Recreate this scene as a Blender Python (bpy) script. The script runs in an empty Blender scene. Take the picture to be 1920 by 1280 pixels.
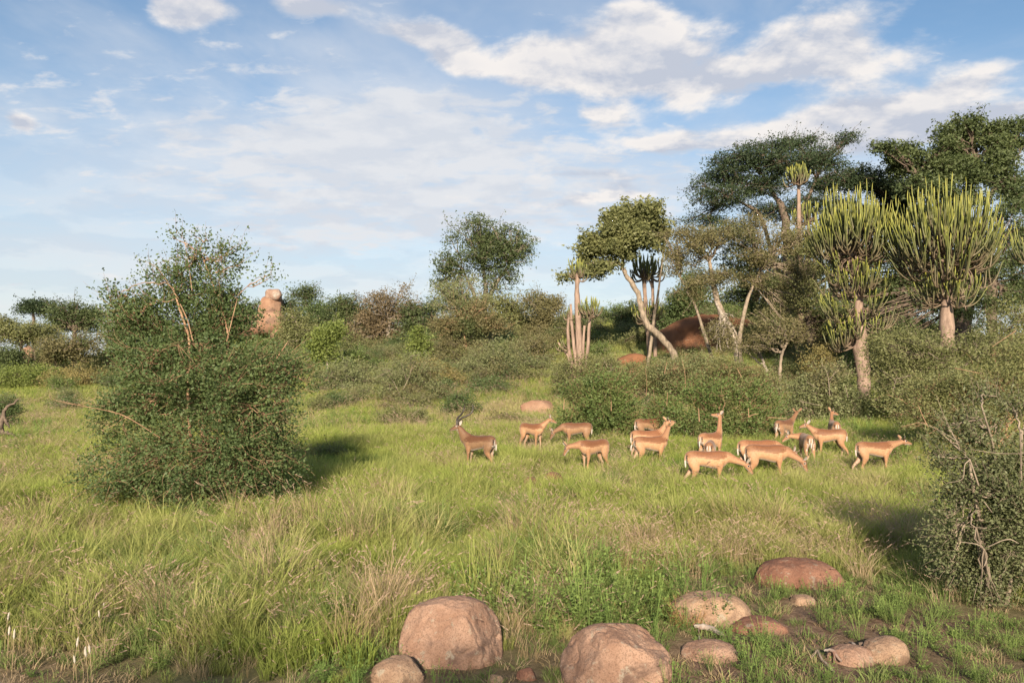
import bpy, math, random
import numpy as np
from mathutils import Vector, Matrix
from mathutils.kdtree import KDTree

rng = np.random.default_rng(7)
random.seed(7)
C = bpy.context.scene.collection
SC = bpy.context.scene

# ------------------------------------------------------------------ camera, sky, sun, exposure
F = 1493.0                       # focal length in photo pixels (1920 wide)
PITCH = math.atan(60 / F)
CAM_Z = 2.4
cam_d = bpy.data.cameras.new('camera'); cam = bpy.data.objects.new('camera', cam_d); C.objects.link(cam)
cam.location = (0, 0, CAM_Z); cam.rotation_euler = (math.pi / 2 + PITCH, 0, 0)
cam_d.sensor_width = 36; cam_d.lens = F / 1920 * 36; cam_d.clip_start = .05; cam_d.clip_end = 4000
SC.camera = cam

SUN_EL = math.radians(22)
SUN_AZ = math.atan2(-0.06, -1.0)      # compass azimuth measured from +Y towards +X (sun low behind the camera)
sun_dir = Vector((math.sin(SUN_AZ) * math.cos(SUN_EL), math.cos(SUN_AZ) * math.cos(SUN_EL), math.sin(SUN_EL)))
sd = bpy.data.lights.new('sun', 'SUN'); sd.energy = 4.35; sd.angle = math.radians(2.2); sd.color = (1, .84, .64)
so = bpy.data.objects.new('sun', sd); C.objects.link(so)
so.rotation_euler = sun_dir.to_track_quat('Z', 'Y').to_euler(); so.location = (-20, -40, 30)

SC.view_settings.view_transform = 'Standard'; SC.view_settings.look = 'None'
SC.view_settings.exposure = 1.36; SC.view_settings.gamma = 1
SC.render.engine = 'CYCLES'
SC.cycles.max_bounces = 8; SC.cycles.diffuse_bounces = 5; SC.cycles.transmission_bounces = 4
SC.cycles.glossy_bounces = 2; SC.cycles.transparent_max_bounces = 4
SC.cycles.use_denoising = True
try:
    SC.cycles.denoiser = 'OPENIMAGEDENOISE'; SC.cycles.denoising_prefilter = 'ACCURATE'
except Exception: pass


def px_dir(px, py):
    u = (px - 960) / F; v = (640 - py) / F
    return np.array([u, math.cos(PITCH) - v * math.sin(PITCH), math.sin(PITCH) + v * math.cos(PITCH)])


def P(px, py, Y):
    d = px_dir(px, py); return np.array([d[0] * Y / d[1], Y, CAM_Z + d[2] * Y / d[1]])


class NT:
    """small helper for writing node trees"""
    def __init__(s, nt): s.nt = nt; s.n = nt.nodes; s.l = nt.links
    def new(s, t, **k):
        n = s.n.new(t)
        for a, b in k.items(): setattr(n, a, b)
        return n
    def set(s, sock, v):
        if hasattr(v, 'is_output'): s.l.new(v, sock)
        else: sock.default_value = v
    def m(s, op, *a, clamp=False):
        n = s.new('ShaderNodeMath', operation=op, use_clamp=clamp)
        for i, v in enumerate(a): s.set(n.inputs[i], v)
        return n.outputs[0]
    def v(s, op, *a, out=0):
        n = s.new('ShaderNodeVectorMath', operation=op)
        for i, v in enumerate(a): s.set(n.inputs[i], v)
        return n.outputs[out]
    def noise(s, vec, scale, detail=5, rough=.55, dist=0., out=0):
        n = s.new('ShaderNodeTexNoise')
        if vec is not None: s.l.new(vec, n.inputs['Vector'])
        n.inputs['Scale'].default_value = scale; n.inputs['Detail'].default_value = detail
        n.inputs['Roughness'].default_value = rough; n.inputs['Distortion'].default_value = dist
        return n.outputs[out]
    def mr(s, x, a, b, c=0., d=1., smooth=True):
        n = s.new('ShaderNodeMapRange'); n.interpolation_type = 'SMOOTHSTEP' if smooth else 'LINEAR'
        s.set(n.inputs[0], x)
        for i, v in enumerate((a, b, c, d)): n.inputs[i + 1].default_value = v
        return n.outputs[0]
    def mix(s, f, a, b, mode='MIX'):
        n = s.new('ShaderNodeMix', data_type='RGBA', blend_type=mode)
        s.set(n.inputs[0], f)
        for i, v in ((6, a), (7, b)):
            if isinstance(v, tuple) and len(v) == 3: v = (*v, 1)
            s.set(n.inputs[i], v)
        return n.outputs[2]
    def comb(s, x, y, z):
        n = s.new('ShaderNodeCombineXYZ')
        for i, v in enumerate((x, y, z)): s.set(n.inputs[i], v)
        return n.outputs[0]


# sky: Nishita with broken altocumulus cloud
world = bpy.data.worlds.new('World'); SC.world = world; world.use_nodes = True
w = NT(world.node_tree); w.n.clear()
skyn = w.new('ShaderNodeTexSky', sky_type='NISHITA'); skyn.sun_disc = False
skyn.sun_elevation = SUN_EL; skyn.sun_rotation = SUN_AZ % (2 * math.pi)
skyn.air_density = 1.15; skyn.dust_density = .6; skyn.ozone_density = 1.4; skyn.altitude = 300
tc = w.new('ShaderNodeTexCoord').outputs['Generated']
sep = w.new('ShaderNodeSeparateXYZ'); w.l.new(tc, sep.inputs[0]); dx, dy, dz = sep.outputs
zc = w.m('MAXIMUM', dz, .002)
az = w.m('ARCTAN2', dx, dy)
el = w.m('ARCTAN2', zc, w.m('SQRT', w.m('ADD', w.m('MULTIPLY', dx, dx), w.m('MULTIPLY', dy, dy))))


def plane(off=0.):
    k = w.m('ADD', w.m('ADD', zc, .16), off)
    return w.comb(w.m('DIVIDE', dx, k), w.m('DIVIDE', dy, k), 0.)


def azel(px, py):
    d = px_dir(px, py); d = d / np.linalg.norm(d)
    return math.atan2(d[0], d[1]), math.asin(d[2])


def cover(blobs, warp):
    tot = None
    azw = w.m('ADD', az, w.m('MULTIPLY', w.m('SUBTRACT', warp[0], .5), .16))
    elw = w.m('ADD', el, w.m('MULTIPLY', w.m('SUBTRACT', warp[1], .5), .10))
    for (px, py, rx, ry, a, tilt) in blobs:
        a0, e0 = azel(px, py); sx, sy = rx / F, ry / F
        X = w.m('SUBTRACT', azw, a0); Y = w.m('SUBTRACT', elw, e0)
        if tilt: Y = w.m('SUBTRACT', Y, w.m('MULTIPLY', X, tilt))
        X = w.m('MULTIPLY', X, 1 / sx); Y = w.m('MULTIPLY', Y, 1 / sy)
        r = w.m('ADD', w.m('MULTIPLY', X, X), w.m('MULTIPLY', Y, Y))
        g = w.m('MULTIPLY', w.m('EXPONENT', w.m('MULTIPLY', r, -1.)), a)
        tot = g if tot is None else w.m('ADD', tot, g)
    return tot


p0 = plane()
wn = w.new('ShaderNodeTexNoise'); w.l.new(p0, wn.inputs['Vector']); wn.inputs['Scale'].default_value = 1.3; wn.inputs['Detail'].default_value = 3
ws = w.new('ShaderNodeSeparateXYZ'); w.l.new(wn.outputs['Color'], ws.inputs[0]); warp = (ws.outputs[0], ws.outputs[1])
# cumulus banks and puffs (where they stand in the sky), then the rippled altocumulus sheet
big = cover([(1060, 110, 190, 62, .62, 0), (1190, 30, 90, 50, .45, 0), (1330, 145, 250, 42, .44, 0), (1580, 70, 280, 70, .36, .0),
             (790, 95, 90, 30, .62, 0), (840, 145, 70, 18, .4, 0), (555, 22, 100, 34, .62, 0), (370, 30, 75, 34, .42, 0), (330, 8, 60, 20, .4, 0),
             (1570, 225, 130, 36, .62, 0), (1830, 205, 120, 30, .70, 0), (1310, 250, 120, 24, .46, 0), (1140, 215, 70, 22, .36, 0),
             (1240, 340, 150, 22, .46, .1), (1820, 135, 90, 20, .34, .2), (1100, 320, 110, 14, .36, 0), (1150, 385, 180, 16, .36, .08),
             (60, 228, 34, 14, .5, 0), (620, 90, 60, 20, .25, 0)], warp)
sheet = cover([(700, 225, 260, 40, .42, .04), (560, 270, 240, 50, .42, .05), (900, 265, 260, 45, .46, 0), (640, 350, 300, 55, .42, .06),
               (900, 360, 320, 50, .36, .1), (760, 430, 330, 30, .34, .06), (90, 215, 90, 30, .28, -.15), (150, 160, 60, 16, .18, -.1),
               (330, 120, 220, 80, .20, .05), (560, 100, 80, 30, .22, -.2), (1050, 440, 260, 30, .3, .05), (1500, 330, 500, 60, .3, 0)], warp)
nb = w.noise(p0, 2.6, 9, .58, .15); nb_up = w.noise(plane(.018), 2.6, 9, .58, .15)
ns = w.noise(w.v('MULTIPLY', p0, (1., 1.5, 1.)), 8.5, 8, .58, .25); nl = w.noise(p0, .55, 3, .5)
db = w.m('ADD', w.m('MULTIPLY', w.m('SUBTRACT', nb, .5), 1.75), w.m('ADD', big, w.m('MULTIPLY', w.m('SUBTRACT', nl, .5), .5)))
ab = w.mr(db, .22, .48)
ds = w.m('ADD', w.m('MULTIPLY', w.m('SUBTRACT', ns, .5), 2.1), w.m('ADD', sheet, w.m('MULTIPLY', w.m('SUBTRACT', nb, .5), .6)))
as_ = w.m('MULTIPLY', w.mr(ds, .20, .60), .84)
veil = w.m('MULTIPLY', w.mr(w.m('ADD', w.noise(p0, 1.1, 6, .6, .4), w.m('MULTIPLY', sheet, .35)), .32, .78), .68)
hz = w.m('MULTIPLY', w.mr(el, .40, .0), .78)            # thin high haze, thicker to the eye near the horizon
alpha = w.m('SUBTRACT', 1., w.m('MULTIPLY', w.m('MULTIPLY', w.m('SUBTRACT', 1., ab), w.m('SUBTRACT', 1., as_)),
                                w.m('MULTIPLY', w.m('SUBTRACT', 1., veil), w.m('SUBTRACT', 1., hz))))
lit = w.m('ADD', .46, w.m('MULTIPLY', w.m('SUBTRACT', nb, nb_up), 9.), clamp=True)
thick = w.mr(db, .42, .85)
lit = w.m('MULTIPLY', lit, w.m('SUBTRACT', 1., w.m('MULTIPLY', thick, .30)), clamp=True)
ccol = w.mix(lit, (3.9, 4.2, 4.9), (6.6, 6.3, 6.1))
ccol = w.mix(w.m('MULTIPLY', w.m('SUBTRACT', 1., ab), .75), ccol, (5.3, 5.5, 5.85))
skyc = w.mix(1., skyn.outputs[0], (.80, .92, 1.0), 'MULTIPLY')
bg = w.new('ShaderNodeBackground'); bg.inputs['Strength'].default_value = .055
w.l.new(w.mix(alpha, skyc, ccol), bg.inputs['Color'])
w.l.new(bg.outputs[0], w.new('ShaderNodeOutputWorld').inputs['Surface'])


# ------------------------------------------------------------------ numeric helpers
def _hash(ix, iy, iz, seed):
    n = (ix * 374761393 + iy * 668265263 + iz * 1274126177 + seed * 974711) & 0xffffffff
    n = ((n ^ (n >> 13)) * 1274126177) & 0xffffffff
    return ((n ^ (n >> 16)) & 0xffff) / 65535.


def vnoise(p, seed=0):
    p = np.asarray(p, float); i = np.floor(p).astype(np.int64); f = p - i; f = f * f * (3 - 2 * f)
    r = 0
    for a in (0, 1):
        for b in (0, 1):
            for c in (0, 1):
                wgt = (f[..., 0] if a else 1 - f[..., 0]) * (f[..., 1] if b else 1 - f[..., 1]) * (f[..., 2] if c else 1 - f[..., 2])
                r = r + wgt * _hash(i[..., 0] + a, i[..., 1] + b, i[..., 2] + c, seed)
    return r * 2 - 1


def fbm(p, oct=4, seed=0, rough=.5):
    r = 0; a = 1; t = 0
    for k in range(oct):
        r = r + a * vnoise(np.asarray(p) * 2. ** k, seed + k); t += a; a *= rough
    return r / t


def n2(x, y, s, seed=0, oct=3):
    x = np.asarray(x, float); y = np.asarray(y, float)
    return fbm(np.stack([x * s, y * s, np.full_like(x * s, seed * 3.7)], -1), oct, seed)


def sstep(a, b, x):
    t = np.clip((x - a) / (b - a), 0, 1); return t * t * (3 - 2 * t)


def H(x, y):
    """terrain height: flat meadow rising into low kopje slopes at the back"""
    x = np.asarray(x, float); y = np.asarray(y, float)
    z = .012 * np.clip(y - 18, 0, 60)
    z = z + 5.0 * np.exp(-((x - 20) / 22) ** 2 - ((y - 58) / 20) ** 2)
    z = z + 4.0 * np.exp(-((x + 8) / 24) ** 2 - ((y - 75) / 22) ** 2)
    z = z + 4.4 * np.exp(-((x + 27) / 10) ** 2 - ((y - 90) / 9) ** 2)
    z = z + 3.4 * sstep(82, 135, y)
    z = z + .035 * n2(x, y, .7, 3) * sstep(2, 5, np.hypot(x, y)) + .10 * n2(x, y, .12, 5) * sstep(12, 30, y)
    return z


def h1(x, y): return float(H(np.array([x]), np.array([y]))[0])


def ground_px(px, py):
    """walk the view ray of a photo pixel down to the terrain"""
    d = px_dir(px, py); prev = 2.
    for Y in np.arange(3, 130, .05):
        q = P(px, py, Y)
        if q[2] <= h1(q[0], Y): return q
    return q


def link(o, parent=None):
    C.objects.link(o)
    if parent is not None: o.parent = parent
    return o


def tag(o, label=None, cat=None, group=None, kind=None):
    if label: o['label'] = label
    if cat: o['category'] = cat
    if group: o['group'] = group
    if kind: o['kind'] = kind
    return o


def empty(name, loc, rz=0, **k):
    o = bpy.data.objects.new(name, None); o.location = [float(v) for v in loc]; o.rotation_euler = (0, 0, rz); o.empty_display_size = .2
    C.objects.link(o); return tag(o, **k)


def mesh(name, V, F4=None, F3=None, attrs=None, col=None, smooth=False, mat=None):
    me = bpy.data.meshes.new(name); V = np.asarray(V, np.float32)
    n4 = 0 if F4 is None else len(F4); n3 = 0 if F3 is None else len(F3)
    me.vertices.add(len(V)); me.vertices.foreach_set('co', V.ravel())
    loops = []; starts = []; tot = []
    if n4: loops.append(np.asarray(F4, np.int32).ravel()); starts.append(np.arange(n4) * 4); tot.append(np.full(n4, 4))
    if n3: loops.append(np.asarray(F3, np.int32).ravel()); starts.append(n4 * 4 + np.arange(n3) * 3); tot.append(np.full(n3, 3))
    L = np.concatenate(loops); me.loops.add(len(L)); me.loops.foreach_set('vertex_index', L)
    me.polygons.add(n4 + n3); me.polygons.foreach_set('loop_start', np.concatenate(starts).astype(np.int32))
    me.polygons.foreach_set('loop_total', np.concatenate(tot).astype(np.int32))
    if smooth: me.polygons.foreach_set('use_smooth', np.ones(n4 + n3, bool))
    for k, a in (attrs or {}).items():
        at = me.attributes.new(k, 'FLOAT', 'POINT'); at.data.foreach_set('value', np.asarray(a, np.float32))
    if col is not None:
        at = me.attributes.new('Col', 'FLOAT_COLOR', 'POINT')
        at.data.foreach_set('color', np.concatenate([np.asarray(col, np.float32), np.ones((len(V), 1), np.float32)], 1).ravel())
    me.update(calc_edges=True)
    if mat: me.materials.append(mat)
    return me


def mobj(name, me, parent=None, **k):
    o = bpy.data.objects.new(name, me); link(o, parent); return tag(o, **k)


def tubes(PT, R, S=5, ell=None):
    """PT (N,K,3) paths, R (N,K) radii -> verts, quads"""
    PT = np.asarray(PT, float); R = np.asarray(R, float); N, K, _ = PT.shape
    T = np.gradient(PT, axis=1); T /= np.linalg.norm(T, axis=2, keepdims=True) + 1e-9
    mt = T.mean(1); ref = np.where(np.abs(mt[:, 2:3]) < .8, np.array([[0, 0, 1.]]), np.array([[1., 0, 0]]))[:, None, :]
    U = np.cross(np.broadcast_to(ref, T.shape), T); U /= np.linalg.norm(U, axis=2, keepdims=True) + 1e-9
    W = np.cross(T, U)
    a = np.linspace(0, 2 * math.pi, S, endpoint=False)
    V = PT[:, :, None, :] + R[:, :, None, None] * (np.cos(a)[None, None, :, None] * U[:, :, None, :] + np.sin(a)[None, None, :, None] * W[:, :, None, :])
    idx = np.arange(N * K * S).reshape(N, K, S); nx = np.roll(idx, -1, 2)
    Q = np.stack([idx[:, :-1], nx[:, :-1], nx[:, 1:], idx[:, 1:]], -1).reshape(-1, 4)
    return V.reshape(-1, 3), Q


def bez(A, B, Cc, K):
    t = np.linspace(0, 1, K)[None, :, None]
    return (1 - t) ** 2 * A[:, None] + 2 * t * (1 - t) * Cc[:, None] + t * t * B[:, None]


class Soup:
    def __init__(s): s.V = []; s.Q = []; s.T = []; s.n = 0
    def add(s, V, Q, tone=None):
        s.V.append(V); s.Q.append(Q + s.n); s.n += len(V)
        s.T.append(np.zeros(len(V)) if tone is None else np.broadcast_to(tone, (len(V),)))
    def mesh(s, name, mat, smooth=True):
        return mesh(name, np.concatenate(s.V), F4=np.concatenate(s.Q), attrs={'tone': np.concatenate(s.T)}, smooth=smooth, mat=mat)


def leaf_mesh(name, Cn, size, mat, asp=.5, quad=True, up=.3, tone=None, droop=0., szvar=.55):
    N = len(Cn)
    d = rng.normal(size=(N, 3)); d[:, 2] = d[:, 2] * .7 + up - droop; d /= np.linalg.norm(d, axis=1, keepdims=True)
    s = np.cross(d, rng.normal(size=(N, 3))); s /= np.linalg.norm(s, axis=1, keepdims=True) + 1e-9
    L = (size * (1 + szvar * rng.uniform(-1, 1, N)))[:, None]; Wd = L * asp
    t = rng.uniform(0, 1, N) if tone is None else np.clip(tone + rng.uniform(-.25, .25, N), 0, 1)
    if quad:
        V = np.stack([Cn - d * L * .5, Cn + s * Wd * .5 , Cn + d * L * .5, Cn - s * Wd * .5], 1).reshape(-1, 3)
        return mesh(name, V, F4=np.arange(4 * N).reshape(N, 4), attrs={'tone': np.repeat(t, 4)}, mat=mat)
    V = np.stack([Cn - s * Wd * .7 - d * L * .4, Cn + s * Wd * .7 - d * L * .4, Cn + d * L * .7], 1).reshape(-1, 3)
    return mesh(name, V, F3=np.arange(3 * N).reshape(N, 3), attrs={'tone': np.repeat(t, 3)}, mat=mat)


# ------------------------------------------------------------------ materials
def new_mat(name):
    m = bpy.data.materials.new(name); m.use_nodes = True; m.node_tree.nodes.clear(); return m, NT(m.node_tree)


def attr(t, name, typ='GEOMETRY', out='Fac'):
    n = t.new('ShaderNodeAttribute'); n.attribute_name = name; n.attribute_type = typ; return n.outputs[out]


def leaf_mat(name, a, b, trans=.3, rough=.55, patch=.5, tint=None):
    """thin leaf: diffuse + some light through, colour varying leaf to leaf and patch to patch"""
    m, t = new_mat(name)
    tone = attr(t, 'tone'); geo = t.new('ShaderNodeNewGeometry')
    pn = t.noise(geo.outputs['Position'], patch, 3, .6)
    f = t.m('ADD', t.m('MULTIPLY', tone, .55), t.m('MULTIPLY', t.mr(pn, .3, .7), .45))
    col = t.mix(f, a, b)
    if tint: col = t.mix(t.mr(t.noise(geo.outputs['Position'], patch * 1.7, 3, .6), .52, .68), col, tint)
    pb = t.new('ShaderNodeBsdfPrincipled'); t.l.new(col, pb.inputs['Base Color']); pb.inputs['Roughness'].default_value = rough
    pb.inputs['Specular IOR Level'].default_value = .25
    tr = t.new('ShaderNodeBsdfTranslucent'); t.l.new(t.mix(1., col, (1.1, 1.15, .55), 'MULTIPLY'), tr.inputs['Color'])
    mx = t.new('ShaderNodeMixShader'); mx.inputs[0].default_value = trans
    t.l.new(pb.outputs[0], mx.inputs[1]); t.l.new(tr.outputs[0], mx.inputs[2])
    t.l.new(mx.outputs[0], t.new('ShaderNodeOutputMaterial').inputs['Surface'])
    return m


def solid_mat(name, a, b, scale=6, rough=.85, bump=.3, stain=None, sscale=1.5, stretch=(1, 1, 1), spec=.2, fine=None, lichen=None):
    m, t = new_mat(name)
    co = t.new('ShaderNodeTexCoord').outputs['Object']; co = t.v('MULTIPLY', co, stretch)
    n1 = t.noise(co, scale, 6, .65); col = t.mix(t.mr(n1, .32, .68), a, b)
    if stain: col = t.mix(t.m('MULTIPLY', t.mr(t.noise(co, sscale, 6, .65, .5), .50, .66), .8), col, stain)
    if lichen: col = t.mix(t.m('MULTIPLY', t.mr(t.noise(co, 11, 5, .7), .56, .66), .65), col, lichen)
    if fine: col = t.mix(t.m('MULTIPLY', t.mr(t.noise(co, fine, 2, .7), .5, .62), .45), col, tuple(c * .35 for c in a))
    pb = t.new('ShaderNodeBsdfPrincipled'); t.l.new(col, pb.inputs['Base Color']); pb.inputs['Roughness'].default_value = rough
    pb.inputs['Specular IOR Level'].default_value = spec
    if bump:
        bp = t.new('ShaderNodeBump'); bp.inputs['Strength'].default_value = bump; bp.inputs['Distance'].default_value = .02
        t.l.new(t.noise(co, scale * 4, 5, .7), bp.inputs['Height']); t.l.new(bp.outputs[0], pb.inputs['Normal'])
    t.l.new(pb.outputs[0], t.new('ShaderNodeOutputMaterial').inputs['Surface'])
    return m


LM = {
    'thorn': leaf_mat('thorn_foliage', (.066, .102, .040), (.120, .162, .060), .34, patch=.9),
    'olive': leaf_mat('olive_foliage', (.130, .145, .062), (.200, .205, .085), .32, patch=.4),
    'grey': leaf_mat('grey_green_foliage', (.140, .165, .075), (.215, .230, .110), .34, patch=.4, tint=(.20, .18, .09)),
    'brown': leaf_mat('brownish_foliage', (.120, .118, .055), (.190, .165, .080), .3, patch=.35, tint=(.10, .125, .05)),
    'russet': leaf_mat('russet_foliage', (.130, .105, .060), (.195, .145, .085), .28, patch=.3, tint=(.10, .12, .055)),
    'dark': leaf_mat('dark_foliage', (.026, .042, .021), (.050, .074, .033), .2, patch=.3),
    'deep': leaf_mat('deep_green_foliage', (.052, .076, .032), (.105, .130, .050), .26, patch=.35),
    'lime': leaf_mat('lime_foliage', (.13, .17, .045), (.21, .25, .07), .35, patch=.5),
    'hoary': leaf_mat('hoary_foliage', (.100, .120, .058), (.170, .185, .090), .34, patch=1.2),
    'fresh': leaf_mat('fresh_green_foliage', (.080, .125, .040), (.165, .215, .068), .34, patch=.8, tint=(.14, .155, .058)),
    'yellow': leaf_mat('yellow_brown_foliage', (.18, .165, .065), (.27, .22, .09), .3, patch=.6),
}
BK = {
    'orange': solid_mat('pale_orange_bark', (.20, .115, .07), (.36, .235, .15), 9, stretch=(1, 1, .5)),
    'grey': solid_mat('grey_bark', (.13, .11, .088), (.25, .21, .17), 7, stretch=(1, 1, .4)),
    'pale': solid_mat('pale_bark', (.13, .105, .08), (.29, .235, .18), 9, stretch=(1, 1, .4)),
    'dark': solid_mat('dark_bark', (.07, .055, .045), (.16, .12, .09), 7),
    'dead': solid_mat('weathered_dead_wood', (.17, .13, .105), (.30, .26, .23), 20, stretch=(1, 1, .3), stain=(.16, .07, .045), sscale=5),
    'euph': solid_mat('ridged_euphorbia_bark', (.15, .105, .082), (.29, .21, .165), 8, stretch=(1, 1, .25), bump=.5),
    'bleach': solid_mat('bleached_bark', (.17, .145, .12), (.36, .31, .26), 9),
}
# ------------------------------------------------------------------ ground
def soil(x, y):
    """0 = full sward, 1 = bare trampled soil with low weeds (front right and along the front edge)"""
    a = np.exp(-(((x - 2.2) / 2.5) ** 2 + ((y - 6.3) / 1.5) ** 2) ** 1.5)
    a = np.maximum(a, np.exp(-(((x - 3.3) / 2.0) ** 2 + ((y - 7.6) / 1.35) ** 2) ** 1.5))
    a = np.maximum(a, .9 * np.exp(-(((x - 2.9) / 1.3) ** 2 + ((y - 8.9) / .75) ** 2) ** 1.5))
    a = np.maximum(a, sstep(6.6, 5.7, y + .35 * x * (x < 0) * .0) * .95)
    a = np.maximum(a, .75 * np.exp(-(((x + .3) / 1.2) ** 2 + ((y - 6.3) / .6) ** 2)))
    a = np.maximum(a, .7 * sstep(-2.2, -3.5, x) * sstep(7.4, 6.4, y))
    return np.clip(a + .22 * n2(x, y, 1.1, 8) * sstep(11, 8, y), 0, 1)


def axis(spec):
    out = []
    for a, b, s in spec: out.append(np.arange(a, b, s))
    return np.concatenate(out)


gx = axis([(-900, -120, 60), (-120, -40, 4), (-40, -12, .8), (-12, 14, .22), (14, 44, .8), (44, 120, 4), (120, 960, 60)])
gy = axis([(-60, 0, 6), (0, 4, .6), (4, 14, .2), (14, 30, .4), (30, 100, 1.2), (100, 180, 5), (180, 2400, 80)])
GX, GY = np.meshgrid(gx, gy)
GZ = H(GX.ravel(), GY.ravel()).reshape(GX.shape)
near = sstep(16, 10, GY) * sstep(14, 10, np.abs(GX))
GZ = GZ + near * .018 * n2(GX.ravel(), GY.ravel(), 3.2, 12, 4).reshape(GX.shape)
idx = np.arange(GX.size).reshape(GX.shape)
gq = np.stack([idx[:-1, :-1], idx[:-1, 1:], idx[1:, 1:], idx[1:, :-1]], -1).reshape(-1, 4)
gm, t = new_mat('savanna_ground')
pos = t.new('ShaderNodeNewGeometry').outputs['Position']; bare = attr(t, 'bare')
so_ = t.mix(t.mr(t.noise(pos, 9, 8, .7), .35, .65), (.085, .052, .036), (.19, .125, .088))
so_ = t.mix(t.m('MULTIPLY', t.mr(t.noise(pos, 42, 4, .7), .52, .66), .7), so_, (.30, .22, .15))
litter = t.mix(t.mr(t.noise(pos, 5, 7, .7), .35, .65), (.075, .085, .032), (.17, .16, .075))
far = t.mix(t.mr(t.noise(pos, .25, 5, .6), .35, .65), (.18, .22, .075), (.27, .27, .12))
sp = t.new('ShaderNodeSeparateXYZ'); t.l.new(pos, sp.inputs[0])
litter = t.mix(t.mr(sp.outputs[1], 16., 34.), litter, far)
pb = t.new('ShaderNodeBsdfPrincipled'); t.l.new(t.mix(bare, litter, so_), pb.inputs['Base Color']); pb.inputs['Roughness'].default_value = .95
pb.inputs['Specular IOR Level'].default_value = .1
bp = t.new('ShaderNodeBump'); bp.inputs['Distance'].default_value = .03; bp.inputs['Strength'].default_value = .7
t.l.new(t.noise(pos, 26, 7, .75), bp.inputs['Height']); t.l.new(bp.outputs[0], pb.inputs['Normal'])
t.l.new(pb.outputs[0], t.new('ShaderNodeOutputMaterial').inputs['Surface'])
mobj('ground', mesh('ground', np.stack([GX, GY, GZ], -1).reshape(-1, 3), F4=gq, smooth=True, mat=gm,
                    attrs={'bare': soil(GX.ravel(), GY.ravel())}), kind='structure')

# ------------------------------------------------------------------ rocks
rock_front = solid_mat('pink_granite', (.20, .118, .082), (.30, .195, .142), 4.5, .9, 1., stain=(.085, .055, .045), sscale=2.6, fine=85, lichen=(.27, .24, .19))
rock_dark = solid_mat('dark_stained_granite', (.13, .062, .042), (.22, .115, .078), 3.5, .9, 1., stain=(.075, .05, .04), sscale=1.8, fine=80, lichen=(.22, .20, .16))
rock_tan = solid_mat('tan_granite', (.22, .14, .095), (.32, .22, .15), 5, .9, 1., stain=(.13, .085, .06), sscale=2.2, fine=85, lichen=(.30, .27, .21))
rock_far = solid_mat('orange_granite', (.19, .105, .068), (.27, .170, .115), .9, .9, .6, stain=(.11, .075, .06), sscale=.5)
rock_dome = solid_mat('brown_dome_rock', (.12, .055, .030), (.18, .085, .045), .35, .95, .6, stain=(.045, .030, .026), sscale=.28)
rock_cap = solid_mat('grey_cap_granite', (.19, .12, .09), (.27, .19, .15), 1.2, .9, .4, stain=(.30, .29, .26), sscale=.6)
ROCKS = []
_ico = {}


def ico(n):
    if n not in _ico:
        import bmesh
        bm = bmesh.new(); bmesh.ops.create_icosphere(bm, subdivisions=n, radius=1.)
        _ico[n] = (np.array([v.co[:] for v in bm.verts]), np.array([[v.index for v in f.verts] for f in bm.faces])); bm.free()
    return _ico[n]


def rock(name, x, y, z, rx, ry, rz, mat, seed, label, cat='rock', sub=6, pw=2.5, nplanes=5, rough=.06, yaw=0., tilt=0., planes=None, group=None, parent=None):
    V, Fc = ico(sub); r = np.random.default_rng(seed)
    q = V / (np.abs(V) ** pw).sum(1, keepdims=True) ** (1 / pw)
    for k in range(nplanes):                        # soft facets
        n = r.normal(size=3); n[2] = abs(n[2]) * .6; n /= np.linalg.norm(n); d = r.uniform(.80, .94)
        e = q @ n - d; q = q - np.where(e > 0, e * .85, 0)[:, None] * n
    for (n, d) in (planes or []):
        n = np.array(n, float); n /= np.linalg.norm(n); e = q @ n - d; q = q - np.where(e > 0, e * .92, 0)[:, None] * n
    s = np.array([rx, ry, rz]); base = q * s
    m = min(s); nn = V
    disp = rough * 1.3 * fbm(base / m * 1.6 + seed, 3, seed) + rough * .45 * fbm(base / m * 5 + seed, 4, seed + 9) + rough * .18 * fbm(base / m * 19, 3, seed + 5)
    crack = np.abs(fbm(base / m * 1.1 + seed * 1.3, 3, seed + 20)); disp = disp - rough * .9 * np.exp(-(crack / .025) ** 2) - rough * .4 * np.exp(-(np.abs(fbm(base / m * 2.3 + seed * 2.1, 3, seed + 30)) / .02) ** 2)
    q = base + nn * (disp * m)[:, None]
    c, s_ = math.cos(tilt), math.sin(tilt); q = np.stack([q[:, 0] * c - q[:, 2] * s_, q[:, 1], q[:, 0] * s_ + q[:, 2] * c], 1)
    me = mesh(name, q, F3=Fc, smooth=True, mat=mat)
    o = bpy.data.objects.new(name, me); link(o, parent); o.location = (x, y, z); o.rotation_euler = (0, 0, yaw)
    if parent is None:
        tag(o, label, cat, group); ROCKS.append((x, y, max(rx, .05), max(ry, .05)))
    return o


def rock_px(x0, x1, ytop, ybase, mat, seed, label, deep=.8, sink=.35, **k):
    """a boulder whose left, right, top and foot are seen at these photo pixels"""
    g = ground_px((x0 + x1) / 2, ybase); Y = g[1]
    wd = (x1 - x0) / F * Y; ry = wd * .5 * deep
    top = P((x0 + x1) / 2, ytop, Y + ry)[2]; hgt = top - g[2]
    zc = g[2] + hgt * .5 - sink * hgt; rz = top - zc
    rock('boulder', (x0 + x1) / 2 / F * 0 + P((x0 + x1) / 2, ybase, Y + ry * .8)[0], Y + ry * .8, zc, wd / 2, ry, rz, mat, seed, label, 'rock', **k)


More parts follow.
